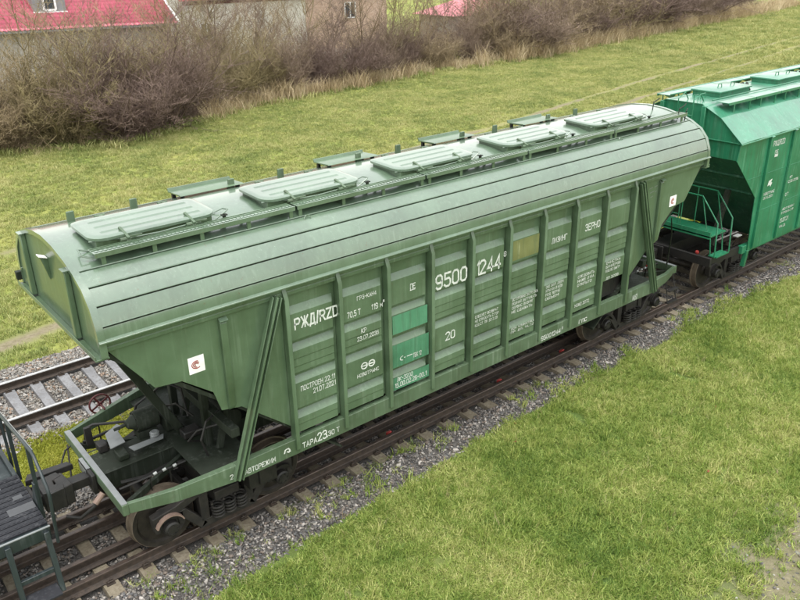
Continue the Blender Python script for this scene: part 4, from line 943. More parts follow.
for cx in (9.75, 12.6, 15.45, 18.3):
    L = .70
    mb = MB(); mb.loft([[(cx-L, -.30, 4.68), (cx+L, -.30, 4.68), (cx+L, .42, 4.68), (cx-L, .42, 4.68)], [(cx-L, -.30, 4.78), (cx+L, -.30, 4.78), (cx+L, .42, 4.78), (cx-L, .42, 4.78)]]); co = mb.build('hatch_coaming', JADE, JW, .006)
    mb = MB(); mb.loft([[(cx-L-.04, -.34, 4.781), (cx+L+.04, -.34, 4.781), (cx+L+.04, .46, 4.781), (cx-L-.04, .46, 4.781)], [(cx-L-.04, -.34, 4.815), (cx+L+.04, -.34, 4.815), (cx+L+.04, .46, 4.815), (cx-L-.04, .46, 4.815)], [(cx-L+.1, -.2, 4.855), (cx+L-.1, -.2, 4.855), (cx+L-.1, .32, 4.855), (cx-L+.1, .32, 4.855)]]); lid = mb.build('hatch_lid', JADE_ROOF, JW, .006)
    for dx in (-.3, .3):
        mb = MB(); mb.tube([(cx+dx-.09, -.05, 4.85), (cx+dx-.07, -.05, 4.93), (cx+dx+.07, -.05, 4.93), (cx+dx+.09, -.05, 4.85)], .011, 6); mb.build('lid_handle', JADE, lid)
    mb = MB(); mb.beam((cx+L+.10, -.25, 4.68), (cx+L+.30, -.05, 4.82), .05, .05); mb.cyl((cx+L+.08, .1, 4.75), (cx+L+.4, .1, 4.78), .035, 8); mb.build('lid_latch', GREEN_DARK, lid)
for dx in (8.35, 8.65): 
    mb = MB(); mb.tube([(dx-.09, -.10, 4.68), (dx-.09, -.10, 4.80), (dx+.09, -.10, 4.80), (dx+.09, -.10, 4.68)], .012, 6); mb.build('grab_handle', JADE, JW)
for f in (-1, 1):
    for k in range(10):
        xa = 8.35+k*1.22; mb = MB(); mb.box(xa, xa+1.19, min(f*.62, f*.95), max(f*.62, f*.95), 4.70, 4.712); mb.box(xa, xa+1.19, min(f*.945, f*.965), max(f*.945, f*.965), 4.66, 4.722); wk = mb.build('walkway', JADE_ROOF, JW, .003)
        for dx in (.25, .95):
            mb = MB(); mb.beam((xa+dx, f*.95, 4.46), (xa+dx, f*.95, 4.66), .025, .02, (0, 1, 0)); mb.prism([(f*.62, 4.69), (f*.95, 4.69), (f*.93, 4.665), (f*.70, 4.60)], 'x', xa+dx-.04, xa+dx+.04); mb.build('walkway_post', JADE_ROOF if dx < .5 else JADE, wk)
    mb = MB(); mb.tube([(8.3, f*.55, 4.74), (20.9, f*.55, 4.74)], .016, 6); mb.build('roof_pipe', JADE, JW)
JT = lambda body, x, z, h, wd, **k: text(body, x, z, -1.5525, h, jside, width=wd, **k)
JT('РЖД/RZD', 9.60, 3.62, .115, .55); JT('ПЕ', 9.75, 3.42, .075, .15); patch(jside, 9.75, 9.92, 3.33, 3.40, WHITE, -1.5525)
JT('КР', 10.80, 2.62, .05, .12); JT('12.08.2036', 10.72, 2.50, .06, .55)
mb = MB(); mb.prism([(9.66, 2.62), (9.70, 2.75), (9.86, 2.78), (9.82, 2.70), (9.88, 2.68), (9.82, 2.58), (9.76, 2.64)], 'y', -1.5535, -1.5515); mb.build('emblem', WHITE, jside)
JT('НОВОТРАНС', 9.55, 2.40, .065, .52); JT('25.10.2021', 9.56, 2.30, .055, .46); JT('70 Т', 10.66, 2.16, .075, .22)
JT('СЛЕДУЕТ ВОЗВРАТ', 10.68, 1.78, .05, .66); JT('НЕ СПУСКАТЬ С ГОР', 10.68, 1.68, .05, .66); JT('25.07.21', 10.68, 1.45, .10, .46); JT('ТАРА 23', 10.68, 1.30, .06, .36); JT('ПОД ЗЕРНО', 11.80, 1.72, .05, .6); JT('ГПС', 11.80, 1.40, .07, .3)
mb = MB(); mb.box(9.36, 9.42, -1.56, -1.5515, 1.14, 1.20); mb.build('seal_tag', WHITEP, jside)

# ------------------------------------------------------------------ the dark wagon end at the lower left
LW = thing('wagon_end', (-8.6, 0, 0), 'dark teal wagon end with grating platform, handrail and steps at lower left', 'wagon')
X0, X1 = -9.6, -7.50
mb = MB(); mb.box(X0, X1, -.93, -.85, 1.02, 1.20); mb.build('platform_edge', TEAL, LW, .006)
mb = MB(); mb.box(X1-.06, X1, -.849, 1.45, 1.02, 1.20); mb.build('platform_edge', TEAL, LW, .006)
mb = MB(); mb.box(X0, X1-.061, -.849, 1.45, 1.02, 1.12); mb.build('platform_frame', TEAL, LW, .004)
mb = MB(); mb.box(X0, X1+.005, -.935, -.905, 1.2005, 1.212); mb.build('pale_edge', GREYP, LW)  # paler grey strip along the platform edge
k = 0; y = -.88
for y in np.arange(-.86, .52, .115):
    mb = MB(); mb.box(-8.55, X1-.01, y, y+.098, 1.202, 1.232)
    o = mb.build('grating_plank', GRATE, LW, .004)
    m2 = MB()
    for x in np.arange(-8.53, X1-.05, .06): m2.box(x, x+.035, y+.02, y+.078, 1.2325, 1.2365)
    o2 = m2.build('anti_slip_studs', GRATE, o, smooth=0); tag(o2, kind='stuff')
for (xa, ya, w_, d_) in ((-7.86, -.45, .34, .17), (-7.72, -.12, .12, .10), (-7.95, .25, .16, .06)):
    mb = MB(); mb.box(xa, xa+w_, ya, ya+d_, 1.237, 1.2405); mb.build('worn_patch', PATCHG, LW)
mb = MB(); mb.tube([(-7.46, 1.10, 1.0), (-7.46, 1.10, 1.90), (-7.46, 1.02, 1.97), (-7.46, -.70, 2.24), (-7.46, -.80, 2.22), (-7.46, -1.16, 1.92), (-7.46, -1.19, 1.82), (-7.46, -1.02, .98)], .022, 10)
hr = mb.build('hand_rail', TEAL, LW)
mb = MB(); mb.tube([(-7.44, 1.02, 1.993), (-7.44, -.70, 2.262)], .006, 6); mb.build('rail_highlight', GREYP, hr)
for y, zt in ((-.50, 2.20), (.62, 2.03)):
    mb = MB(); mb.beam((-7.46, y+.08, 1.0), (-7.46, y, zt), .035, .05); mb.build('rail_post', TEAL, LW)
mb = MB(); mb.prism([(-.48, 1.15), (-.18, 1.15), (-.42, 1.62), (-.50, 1.62)], 'x', -7.50, -7.47); mb.build('post_gusset', TEAL, LW, .004)
# step ladder below the platform
for xx in (-8.04, -7.56):
    mb = MB(); mb.beam((xx, -.95, 1.16), (xx, -1.12, .28), .07, .07, (1, 0, 0)); mb.build('step_stringer', TEAL, LW, .006)
mb = MB(); mb.beam((-8.04, -1.05, .62), (-7.56, -1.05, .62), .05, .07); mb.build('step_rail', TEAL, LW, .006)
mb = MB(); mb.box(-8.0, -7.60, -1.30, -1.04, .36, .39); mb.build('step_tread', GRATE, LW, .004)
mb = MB(); mb.box(X0, X1-.05, -.24, .24, .84, 1.015); mb.build('centre_sill', BLACK, LW, .006)
mb = MB(); mb.box(X1, X1+.06, -.24, .24, .84, 1.16); mb.box(X1+.05, -7.34, -.09, .09, .97, 1.12); mb.prism([(-7.36, .20), (-7.06, .24), (-7.02, .10), (-7.16, .05), (-7.17, -.05), (-7.06, -.13), (-7.08, -.23), (-7.36, -.18)], 'z', .875, 1.205); mb.build('coupler', BLACK, LW, .014)
mb = MB(); mb.tube([(-7.46, .42, 1.0), (-7.30, .50, .85), (-7.05, .42, .68), (-6.95, .25, .72)], .028, 8); mb.build('brake_hose', BLACK, LW)
mb = MB(); mb.prism([(-7.47, .30), (-7.40, .45), (-6.85, .40), (-6.80, .28)], 'z', 1.10, 1.20); mb.build('coupler_lift_rod', BLACK, LW, .01)
for (z, y0) in ((1.45, .85), (1.70, .85)):
    mb = MB(); mb.beam((-7.62, 1.05, z), (-7.62, 1.50, z), .16, .10); mb.build('side_ladder_tread', TEAL, LW, .006)
mb = MB(); mb.cyl((X0, -.55, .9), (-7.7, -.55, .9), .05, 10); mb.build('brake_pipe', BLACK, LW)

# ------------------------------------------------------------------ grass
def blade_mat(name, cols, trans=.25):
    mt, nt, b = newmat(name); g = G(nt)
    oi = g.n('ShaderNodeObjectInfo'); cr = g.n('ShaderNodeValToRGB'); els = cr.color_ramp.elements
    for i, c in enumerate(cols):
        e_ = els[i] if i < 2 else els.new(.5); e_.position = i/(len(cols)-1); e_.color = (*c, 1)
    n = g.noise(g.pos(), .5, 4); n2 = g.noise(g.pos(), 45, 2)
    ad = g.n('ShaderNodeMath', operation='ADD'); g.l(g.mul(oi.outputs['Random'], .45), ad.inputs[0]); g.l(g.ramp(n, .3, .7, -.05, .42), ad.inputs[1])
    ad2 = g.n('ShaderNodeMath', operation='ADD'); g.l(ad.outputs[0], ad2.inputs[0]); g.l(g.ramp(n2, .3, .7, -.22, .28), ad2.inputs[1])
    g.l(ad2.outputs[0], cr.inputs[0]); g.l(cr.outputs[0], b.inputs['Base Color'])
    b.inputs['Roughness'].default_value = .55; b.inputs['Specular IOR Level'].default_value = .3
    tr = g.n('ShaderNodeBsdfTranslucent'); g.l(cr.outputs[0], tr.inputs['Color']); mx = g.n('ShaderNodeMixShader'); mx.inputs[0].default_value = trans
    out = nt.nodes['Material Output']; g.l(b.outputs[0], mx.inputs[1]); g.l(tr.outputs[0], mx.inputs[2]); g.l(mx.outputs[0], out.inputs['Surface'])
    return mt
GN = blade_mat('near_lawn_blades', [(.068, .13, .022), (.165, .25, .046), (.29, .355, .08), (.47, .46, .15), (.62, .56, .27)])
GF = blade_mat('meadow_blades', [(.12, .16, .042), (.22, .262, .08), (.33, .34, .118), (.445, .41, .17), (.54, .485, .24)])
MOSS = blade_mat('moss_blades', [(.22, .26, .03), (.31, .33, .045), (.42, .39, .08)])
REED = blade_mat('dry_stalks', [(.26, .19, .10), (.44, .34, .20), (.60, .49, .31), (.70, .60, .42)])
def tuft(seed, n, h, spread, lean, wd, mat):
    r = random.Random(seed); v = []; f = []
    for k in range(n):
        a = r.uniform(0, 6.283); d = spread*math.sqrt(r.random()); bx, by = d*math.cos(a), d*math.sin(a)
        hh = h*r.uniform(.55, 1.15); la = r.uniform(0, 6.283); le = lean*r.uniform(.2, 1.2)*hh; wa = r.uniform(0, 3.14)
        wx, wy = wd*math.cos(wa)/2, wd*math.sin(wa)/2; lx, ly = le*math.cos(la), le*math.sin(la); o = len(v)
        v += [(bx-wx, by-wy, -.01), (bx+wx, by+wy, -.01), (bx+lx*.35+wx*.8, by+ly*.35+wy*.8, hh*.6), (bx+lx*.35-wx*.8, by+ly*.35-wy*.8, hh*.6), (bx+lx, by+ly, hh), (bx+lx+wx*.1, by+ly+wy*.1, hh)]
        f += [(o, o+1, o+2, o+3), (o+3, o+2, o+5, o+4)]
    return src(arr_mesh('tuft', v, f, mat))
TN = [tuft(i, 16, .06, .06, 1.4, .008, GN) for i in range(5)] + [tuft(9, 22, .12, .07, .8, .009, GN), tuft(10, 7, .05, .05, 1.6, .030, GN)]
TF = [tuft(20+i, 14, .16, .17, 1.0, .024, GF) for i in range(5)]
TM = [tuft(40+i, 26, .022, .06, 1.2, .014, MOSS) for i in range(3)]
TR = [tuft(50+i, 15, 1.0, .36, .75, .022, REED) for i in range(5)]
def scat_grass(name, x0, x1, y0, y1, dens, srcs, keep, label, smin, smax, mx=90, my=60, zoff=0, weights=None):
    n = int((x1-x0)*(y1-y0)*dens); x = rs.uniform(x0, x1, n); y = rs.uniform(y0, y1, n); z = np.maximum(ground_z(x, y), np.where((y > -1.8) & (y < -.9), bed_z1(x, y)-.01, np.where((y > 2.9) & (y < 4.2), bed_z2(x, y)-.005, -9)))
    k = in_view(x, y, z, mx, my); x, y, z = x[k], y[k], z[k]
    k = keep(x, y); x, y, z = x[k], y[k], z[k]; n = len(x)
    s = rs.uniform(smin, smax, n)*(.7+.7*fbm(x*.8, y*.8, 33))
    idx = rs.choice(len(srcs), n, p=weights) if weights else rs.randint(0, len(srcs), n)
    rot = np.stack([rs.uniform(-.15, .15, n), rs.uniform(-.15, .15, n), rs.uniform(0, 6.28, n)], 1)
    return scatter(name, np.stack([x, y, z+zoff], 1), rot, np.stack([s, s, s*rs.uniform(.8, 1.2, n)], 1), idx, srcs, label)
def near_keep(x, y):
    e_ = edge(x)+.12*(fbm(x*4, y*4, 8)-.5)+.75*(fbm(x*1.3, y*1.3, 9)-.5); d = e_-y
    return (d > 0) & (rs.rand(len(x)) < np.clip(.35+d/.35, 0, 1)) & (bare_mask(x, y) < rs.rand(len(x))) & (fbm(x*1.7, y*1.7, 61) > .22)
scat_grass('lawn_grass', -9, 40, -16, -1.0, 520, TN, near_keep, 'short yellowish green grass on the lawn beside the near track', .8, 1.5, weights=[.18]*5+[.06, .04])
def far_keep(x, y):
    return (y > 7.3+.5*fbm(x*1.5, y*1.5, 4)) & (path_mask(x, y) < .1+.4*rs.rand(len(x))) & (rs.rand(len(x)) < np.clip(1.25-(y-8)/70, .45, 1))
scat_grass('meadow_grass', -14, 60, 7.3, 41, 66, TF, far_keep, 'rough yellow green grass across the meadow behind the wagons', .35, .8, 60, 30)
scat_grass('meadow_grass_far', 55, 150, 14, 62, 12, TF, lambda x, y: (path_mask(x, y) < .3) & (y < np.interp(x, [50, 70, 95, 120, 160], [38, 42, 46, 50, 57])), 'pale green grass in the distant meadow', .8, 1.6, 60, 30)
scat_grass('moss', -9, 20, 1.7, 3.85, 480, TM, lambda x, y: fbm(x*1.2, y*1.2, 71) > .30, 'yellow green moss between the two tracks', .7, 1.5)
scat_grass('dead_stems', -9, 40, -16, -1.6, 3.5, [tuft(80+i, 7, .8, .25, .9, .016, REED) for i in range(3)], lambda x, y: fbm(x*.7, y*.7, 15) > .45, 'straw coloured dead stems lying in the lawn', .12, .30)
# weeds creeping into the ballast
scat_grass('ballast_weeds', -9, 26, -1.95, -1.0, 60, TN, lambda x, y: (y > edge(x)-.02) & (fbm(x*1.1, y*1.5, 90) > .555), 'sparse weeds growing in the ballast shoulder', .7, 1.5)
# fallen leaves on the lawn: small, few, countable
mb = MB(); mb.add([(-.03, 0, 0), (0, -.022, .012), (.04, 0, .004), (0, .022, .014)], [(0, 1, 2, 3)]); LM = mb.mesh('fallen_leaf', LEAF, 0, centre=False)[0]
for i, (x, y) in enumerate(((2.1, -4.93), (.62, -1.75), (.15, -2.2), (4.1, -3.9))):
    o = place(LM, 'fallen_leaf', (x, y, float(ground_z(x, y))+.075), rot=(.3, .2, i*1.3), scale=(1.3, 1.3, 1.3))
    tag(o, ('red brown fallen leaf lying lowest on the lawn', 'brown fallen leaf on the grass nearest the ballast', 'brown fallen leaf a little off the ballast edge', 'reddish fallen leaf on the upper right lawn')[i], 'leaf', 'fallen leaves on the lawn')

# ------------------------------------------------------------------ bushes and bare trees
def twig_mat(name, c0, c1):
    mt, nt, b = newmat(name); g = G(nt); oi = g.n('ShaderNodeObjectInfo'); n = g.noise(g.pos(), 1.1, 3)
    g.l(g.mix(g.ramp(n, .3, .7), c0, c1), b.inputs['Base Color']); b.inputs['Roughness'].default_value = .8
    return mt
BK = {'purple': twig_mat('purple_brown_twigs', (.105, .068, .054), (.195, .135, .108)), 'tan': twig_mat('tan_twigs', (.19, .14, .08), (.33, .255, .155)),
      'olive': twig_mat('olive_brown_twigs', (.17, .135, .065), (.29, .235, .12)), 'grey': twig_mat('grey_brown_twigs', (.15, .106, .076), (.26, .19, .14))}
def branch_mesh(seed, h, stems, splay, kids, r0, trunk=0., mat=None, name='branches'):
    """bare branching growth; returns a mesh of three-sided twigs"""
    r = random.Random(seed); S = []
    def grow(p, d, L, rad, lev):
        n = (4, 3, 2, 2)[lev]; q = p
        for i in range(n):
            d = (d+Vector((r.gauss(0, .16), r.gauss(0, .16), r.gauss(.05, .10)))).normalized()
            q2 = q+d*L/n; ra = rad*(1-.7*i/n); rb = rad*(1-.7*(i+1)/n); S.append((q, q2, ra, rb))
            if lev < 3:
                for k in range(kids[lev] if i or lev else max(1, kids[lev]-1)):
                    a = Vector((r.gauss(0, 1), r.gauss(0, 1), r.gauss(.25, .7))).normalized(); dd = (d*.75+a*.75).normalized()
                    t = r.random(); grow(q.lerp(q2, t), dd, L*r.uniform(.35, .6)*(1, .9, .8)[lev], max(.0065, ra*.55), lev+1)
            q = q2
    for k in range(stems):
        a = r.uniform(0, 6.283); sp = splay*math.sqrt(r.random()); base = Vector((.35*sp*math.cos(a)*h*.5, .35*sp*math.sin(a)*h*.5, 0))
        d = Vector((sp*math.cos(a), sp*math.sin(a), 1)).normalized(); p0 = base
        if trunk: S.append((base-Vector((0, 0, .2)), base+d*trunk, r0*1.25, r0)); p0 = base+d*trunk
        grow(p0, d, h*r.uniform(.55, .95)-trunk*.5, r0, 0)
    P = np.array([s_[0] for s_ in S]); Q = np.array([s_[1] for s_ in S]); A = np.array([s_[2] for s_ in S]); B = np.array([s_[3] for s_ in S])
    D = Q-P; D /= np.maximum(np.linalg.norm(D, axis=1, keepdims=True), 1e-6); U = np.cross(D, np.array([.31, .77, .55])); U /= np.maximum(np.linalg.norm(U, axis=1, keepdims=True), 1e-6); V_ = np.cross(D, U)
    rows = []
    for base, rad in ((P, A), (Q, B)):
        for k in range(3):
            t = 2*math.pi*k/3; rows.append(base+(U*math.cos(t)+V_*math.sin(t))*rad[:, None])
    v = np.stack(rows, 1).reshape(-1, 3); o = np.arange(len(S))*6
    f = np.concatenate([np.stack([o+k, o+(k+1) % 3, o+3+(k+1) % 3, o+3+k], 1) for k in range(3)])
    return arr_mesh(name, v, f, mat)
VAR = {}
def variant(kind, i):
    if (kind, i) not in VAR:
        VAR[kind, i] = branch_mesh(hash((len(kind), i)) % 9999+i*17, 4.6, 13, .85, (3, 2, 2), .045, 0, BK[kind], 'branches')
    return VAR[kind, i]
STEM = {}
def bush(x, y, h, kind, label, i, wide=1.0):
    z = float(ground_z(x, y))
    h *= 1.12*rnd.uniform(.82, 1.22); o = thing('bare_bush', (x, y, z), label, 'bush', 'leafless bushes along the far edge of the meadow')
    s = h/4.6
    place(variant(kind, i % 3), 'branches', (x, y, z-.05), o, rot=(0, 0, rnd.uniform(0, 6.28)), scale=(s*wide, s*wide, s))
    if kind not in STEM: STEM[kind] = branch_mesh(77+len(kind), 2.4, 16, .9, (4, 3, 2), .014, 0, BK[kind], 'undergrowth')
    place(STEM[kind], 'undergrowth', (x+.3, y-.5, z-.05), o, rot=(0, 0, rnd.uniform(0, 6.28)), scale=(s*1.25*wide, s*1.25*wide, s*1.1))
# front row follows the meadow's edge from left to right
HX = np.array([-6, -.1, 5.5, 15.6, 22.2, 35.6, 46.2, 68.3, 95, 120, 150]); HY = np.array([33.5, 33.2, 31.2, 36.5, 37.2, 39.6, 39.6, 43.5, 48, 52.3, 57])
spec = [(-3.0, 1.2, 5.0, 'tan', 'tan twiggy bush at the far left edge'), (.4, .4, 5.2, 'tan', 'broad tan bush under the left end of the red roof'), (3.4, .6, 5.3, 'olive', 'olive brown bush left of the purple bushes'), (6.2, .2, 4.9, 'purple', 'dark purple brown bush in front of the red roof'),
        (8.9, .3, 5.1, 'purple', 'purple brown bush below the dormer window'), (11.6, .8, 5.0, 'grey', 'grey brown bush at the right end of the red roof'), (14.3, .6, 4.8, 'olive', 'greenish bush in front of the pale house gable'), (17.2, 1.0, 4.9, 'olive', 'olive bush below the white house wall'),
        (20.2, .9, 4.4, 'grey', 'grey bush right of the white house wall'), (23.2, .8, 3.9, 'purple', 'purple bush left of the brick house'), (26.2, .9, 3.7, 'purple', 'dark low bush below the brick house window'), (29.4, .8, 3.7, 'grey', 'grey low bush below the brick wall end'),
        (32.8, .9, 3.8, 'purple', 'purple low bush left of the twin trunk trees'), (36.4, 1.0, 3.8, 'tan', 'tan bush behind the tall dry stalks'), (40.2, 1.1, 4.0, 'grey', 'grey bush below the small red hipped roof'), (44.2, 1.0, 4.4, 'tan', 'tan bush right of the small red roof'),
        (48.5, 1.1, 5.0, 'grey', 'tall grey brown bush in the middle distance'), (53, 1.2, 5.4, 'tan', 'tall tan bush above the dry grass strip'), (58, 1.4, 5.6, 'purple', 'tall purple grey bush above the dry grass strip'), (63.5, 1.4, 5.8, 'olive', 'pale olive bush with lighter top near the meadow bend'),
        (69.5, 1.4, 6.0, 'purple', 'dark dense bush at the meadow bend'), (76, 1.5, 6.2, 'purple', 'dark bush just beyond the meadow bend'), (83, 1.5, 6.2, 'grey', 'grey far bush near the right end of the hedge'), (91, 1.8, 6.0, 'purple', 'last dark bush where the hedge meets the meadow')]
for i, (x, dy, h, kind, lab) in enumerate(spec):
    bush(x, float(np.interp(x, HX, HY))+dy+.6, h, kind, lab, i, 1.0+.15*(i % 3 == 1) + (.35 if x > 45 else 0))
back = [(1.5, 4.2, 5.0, 'grey', 'grey bush behind the tan bushes at the left edge'), (7.4, 4.0, 4.6, 'olive', 'olive bush half hidden behind the purple bushes'), (13.0, 4.0, 4.8, 'tan', 'tan bush by the red roof corner, behind the hedge'), (18.5, 4.4, 4.6, 'tan', 'tan bush close to the white house wall'),
        (24.5, 3.8, 3.4, 'tan', 'low tan bush in front of the brick house'), (31, 3.6, 3.6, 'olive', 'low olive bush beside the brick house'), (38, 4.0, 4.0, 'purple', 'purple bush in front of the small red roof'), (46, 4.5, 5.0, 'purple', 'purple bush behind the tan one near the small roof'), (51, 5, 5.6, 'olive', 'olive bush behind the middle of the hedge'), (56, 5, 6, 'grey', 'grey bush behind the dry grass strip hedge'),
        (61, 5, 6.2, 'tan', 'tan bush behind the pale olive bush'), (67, 5.5, 6.5, 'grey', 'grey bush behind the dark bush at the bend'), (74, 6, 6.5, 'olive', 'olive bush beyond the meadow bend'), (82, 7, 6.5, 'purple', 'purple bush far behind the right hedge'), (92, 7, 6.5, 'grey', 'grey bush far behind the last hedge bush'), (101, 5, 6.3, 'purple', 'small looking far purple bush at the top right'), (112, 6, 6, 'grey', 'far grey bush at the top right corner')]
for i, (x, dy, h, kind, lab) in enumerate(back):
    bush(x, float(np.interp(x, HX, HY))+dy, h, kind, lab, i+1, 1.2+(.3 if x > 45 else 0))
trees = [(21.8, 41.5, 8.5, 2, 'slender bare tree in front of the white house corner'), (30.2, 42.0, 9.0, 3, 'bare tree with three pale trunks beside the brick house'), (33.4, 42.5, 8.5, 2, 'bare tree with twin trunks right of the brick house'), (39.5, 43.0, 8, 2, 'leaning bare tree left of the small red roof ridge'),
         (42.6, 43.2, 9, 2, 'tall bare tree right of the small red roof ridge'), (14.6, 42.0, 8.5, 3, 'bare fruit tree in front of the pale gable'), (17.4, 43.0, 8.0, 3, 'gnarled bare tree in front of the white wall'), (6.6, 38.5, 6.8, 3, 'thin bare tree under the dormer window'), (49, 46, 9, 2, 'bare tree rising above the middle hedge'), (64, 50, 10, 3, 'bare far tree above the pale olive bush'), (19.6, 41.0, 8.2, 4, 'dense bare tree before the middle of the cream wall'), (25.8, 43.5, 8.6, 3, 'bare tree at the left end of the brick wall'), (28.2, 44.5, 8.0, 3, 'thin bare tree before the brick wall'), (36.2, 43.0, 8.6, 3, 'bare tree at the left tip of the small red roof'), (12.4, 40.6, 7.6, 4, 'bare tree before the right end of the red roof'), (16.0, 40.2, 7.8, 4, 'dense bare tree before the small pale outbuilding'), (46.0, 44.5, 8.5, 3, 'bare tree covering the right half of the small red roof')]
for i, (x, y, h, st, lab) in enumerate(trees):
    z = float(ground_z(x, y)); o = thing('bare_tree', (x, y, z), lab, 'tree', 'bare trees by the houses')
    c = branch_mesh(300+i*7, h, st, .32, (3, 3, 2), .06, 1.2, BK[('grey', 'tan', 'olive')[i % 3]], 'crown'); place(c, 'crown', (x, y, z), o)
    mb = MB(); mb.tube([(x, y, z-.2), (x+.02, y, z+.5), (x, y, z+1.0)], .09, 8); mb.build('trunk', BK['grey'], o)
# dry grass and reeds along the hedge foot
n = 3600; x = rs.uniform(-7, 125, n)**1.0; y = np.interp(x, HX, HY) + rs.normal(-.15, .55, n)-.2
k = (fbm(x*.35, y*.35, 14) > np.where(x < 12, .62, .36)) | (rs.rand(n) < .12); x, y = x[k], y[k]; z = ground_z(x, y); k = in_view(x, y, z, 60, 60); x, y, z = x[k], y[k], z[k]; n = len(x)
s = rs.uniform(.35, 1.35, n)*np.where(x < 12, .6, np.where(x > 40, 1.25, .95))
s = s*(.45+1.1*fbm(x*.9, y*.9, 44))
scatter('dry_stalks', np.stack([x, y, z], 1), np.stack([rs.uniform(-.15, .15, n), rs.uniform(-.15, .15, n), rs.uniform(0, 6.28, n)], 1), np.stack([s*1.2, s*1.2, s], 1), rs.randint(0, 5, n), TR, 'tan dry grass and reed stalks along the foot of the bushes')
n = 9000; x = rs.uniform(-8, 130, n); y = np.interp(x, HX, HY)+rs.uniform(-1.6, 7, n); z = ground_z(x, y); k = in_view(x, y, z, 60, 60); x, y, z = x[k], y[k], z[k]; n = len(x); s = rs.uniform(1.2, 2.6, n)
scatter('hedge_floor_grass', np.stack([x, y, z], 1), np.stack([rs.uniform(-.15, .15, n), rs.uniform(-.15, .15, n), rs.uniform(0, 6.28, n)], 1), np.stack([s, s, s*.9], 1), rs.randint(0, 5, n), TF, 'matted grass and litter under the bushes')

# ------------------------------------------------------------------ houses behind the bushes
def tile_mat(name, c0, c1):
    mt, nt, b = newmat(name); g = G(nt); p = g.pos(); n = g.noise(p, .8, 5); g.l(g.mix(g.ramp(n, .3, .7), c0, c1), b.inputs['Base Color']); b.inputs['Roughness'].default_value = .38; b.inputs['Coat Weight'].default_value = .3
    return mt
REDROOF = tile_mat('red_metal_tile', (.34, .040, .075), (.46, .075, .12)); REDROOF2 = tile_mat('faded_red_tile', (.42, .09, .11), (.55, .15, .17))
RENDER_W = concrete('cream_render', (.62, .60, .52), (.72, .70, .62), (.45, .43, .38), .3); RENDER_G = concrete('grey_render', (.36, .33, .30), (.45, .42, .38), (.25, .23, .2), .4)
DARKG = plain('dark_glass', (.05, .055, .06), .15); FASCIA = plain('white_frame', (.75, .75, .74), .5); GREYSID = plain('grey_cladding', (.20, .20, .20), .6)
def brickmat():
    mt, nt, b = newmat('brick_wall'); g = G(nt); t = g.n('ShaderNodeTexBrick'); t.inputs['Scale'].default_value = 1
    t.inputs['Color1'].default_value = (.40, .26, .19, 1); t.inputs['Color2'].default_value = (.52, .37, .28, 1); t.inputs['Mortar'].default_value = (.42, .36, .30, 1)
    t.inputs['Brick Width'].default_value = .26; t.inputs['Row Height'].default_value = .075; t.inputs['Mortar Size'].default_value = .008
    ge = g.n('ShaderNodeNewGeometry'); mp = g.n('ShaderNodeMapping'); mp.inputs['Rotation'].default_value = (R(90), 0, 0); g.l(ge.outputs['Position'], mp.inputs['Vector']); g.l(mp.outputs[0], t.inputs['Vector'])
    g.l(t.outputs['Color'], b.inputs['Base Color']); b.inputs['Roughness'].default_value = .85
    return mt
BRICK = brickmat()
def tile_roof(parent, origin, along, slope, L, D, mat, name='roof', row=.40, wave=.30):
    """profiled metal tile sheet: waves across, a small step at each row"""
    o = Vector(origin); a = Vector(along).normalized(); s_ = Vector(slope).normalized(); nn = a.cross(s_).normalized()
    if nn.z < 0: nn = -nn
    nu = int(L/wave)*4; nr = int(D/row); us = np.linspace(0, L, nu+1); prof = .030*np.cos(us/wave*2*math.pi)
    vs = []; 
    for j in range(nr):
        for t, lift in ((j*row, .0), ((j+1)*row-.002, .06)):        # each row rises a little towards its upper edge, then drops
            for u, p_ in zip(us, prof): vs.append(o+a*u+s_*t+nn*(p_+.06-lift))
    W = nu+1; q = []
    for j in range(2*nr-1):
        i0 = j*W; q.append(np.stack([np.arange(nu)+i0, np.arange(nu)+i0+1, np.arange(nu)+i0+1+W, np.arange(nu)+i0+W], 1))
    me = arr_mesh(name, np.array([tuple(v) for v in vs]), np.concatenate(q), mat)
    return place(me, name, (0, 0, 0), parent)
# red roofed house, upper left
H1 = thing('red_roof_house', (5, 49, -1), 'house with bright red metal tile roof and dormer window at upper left', 'house')
e0, e1 = Vector((-2.5, 44.2, 4.02)), Vector((15.3, 43.4, 3.74)); al = (e1-e0).normalized(); back_ = Vector((-al.y, al.x, 0)).normalized()
if back_.y < 0: back_ = -back_
sl_ = (back_+Vector((0, 0, .62))).normalized(); LEN = (e1-e0).length
rf = tile_roof(H1, e0, al, sl_, LEN, 7.0, REDROOF)
mb = MB(); q0, q1 = e0+back_*.5, e1+back_*.5-al*.5; q2, q3 = q1+back_*9, q0+back_*9
mb.loft([[(p_.x, p_.y, -1.2) for p_ in (q0, q1, q2, q3)], [(p_.x, p_.y, p_.z-.05) for p_ in (q0, q1, Vector((q2.x, q2.y, q1.z)), Vector((q3.x, q3.y, q0.z)))]]); mb.build('wall', RENDER_G, H1)
mb = MB(); mb.beam(e0-Vector((0, 0, .06)), e1-Vector((0, 0, .06)), .10, .10); mb.build('gutter', GREYSID, rf)
mb = MB(); ve = e1+sl_*7.0; mb.beam(e1+Vector((0, 0, .03)), ve+Vector((0, 0, .03)), .14, .16); mb.build('verge', FASCIA, rf)
d0 = e0+al*9.9+sl_*1.85        # dormer with its window
mb = MB(); c_ = d0; W2 = 1.0; A_, B_ = c_-al*W2, c_+al*W2
mb.loft([[tuple(A_), tuple(B_), tuple(B_+back_*3), tuple(A_+back_*3)], [tuple(v+Vector((0, 0, 1.7))) for v in (A_, B_, B_+back_*3, A_+back_*3)]]); dm = mb.build('dormer', GREYSID, H1)
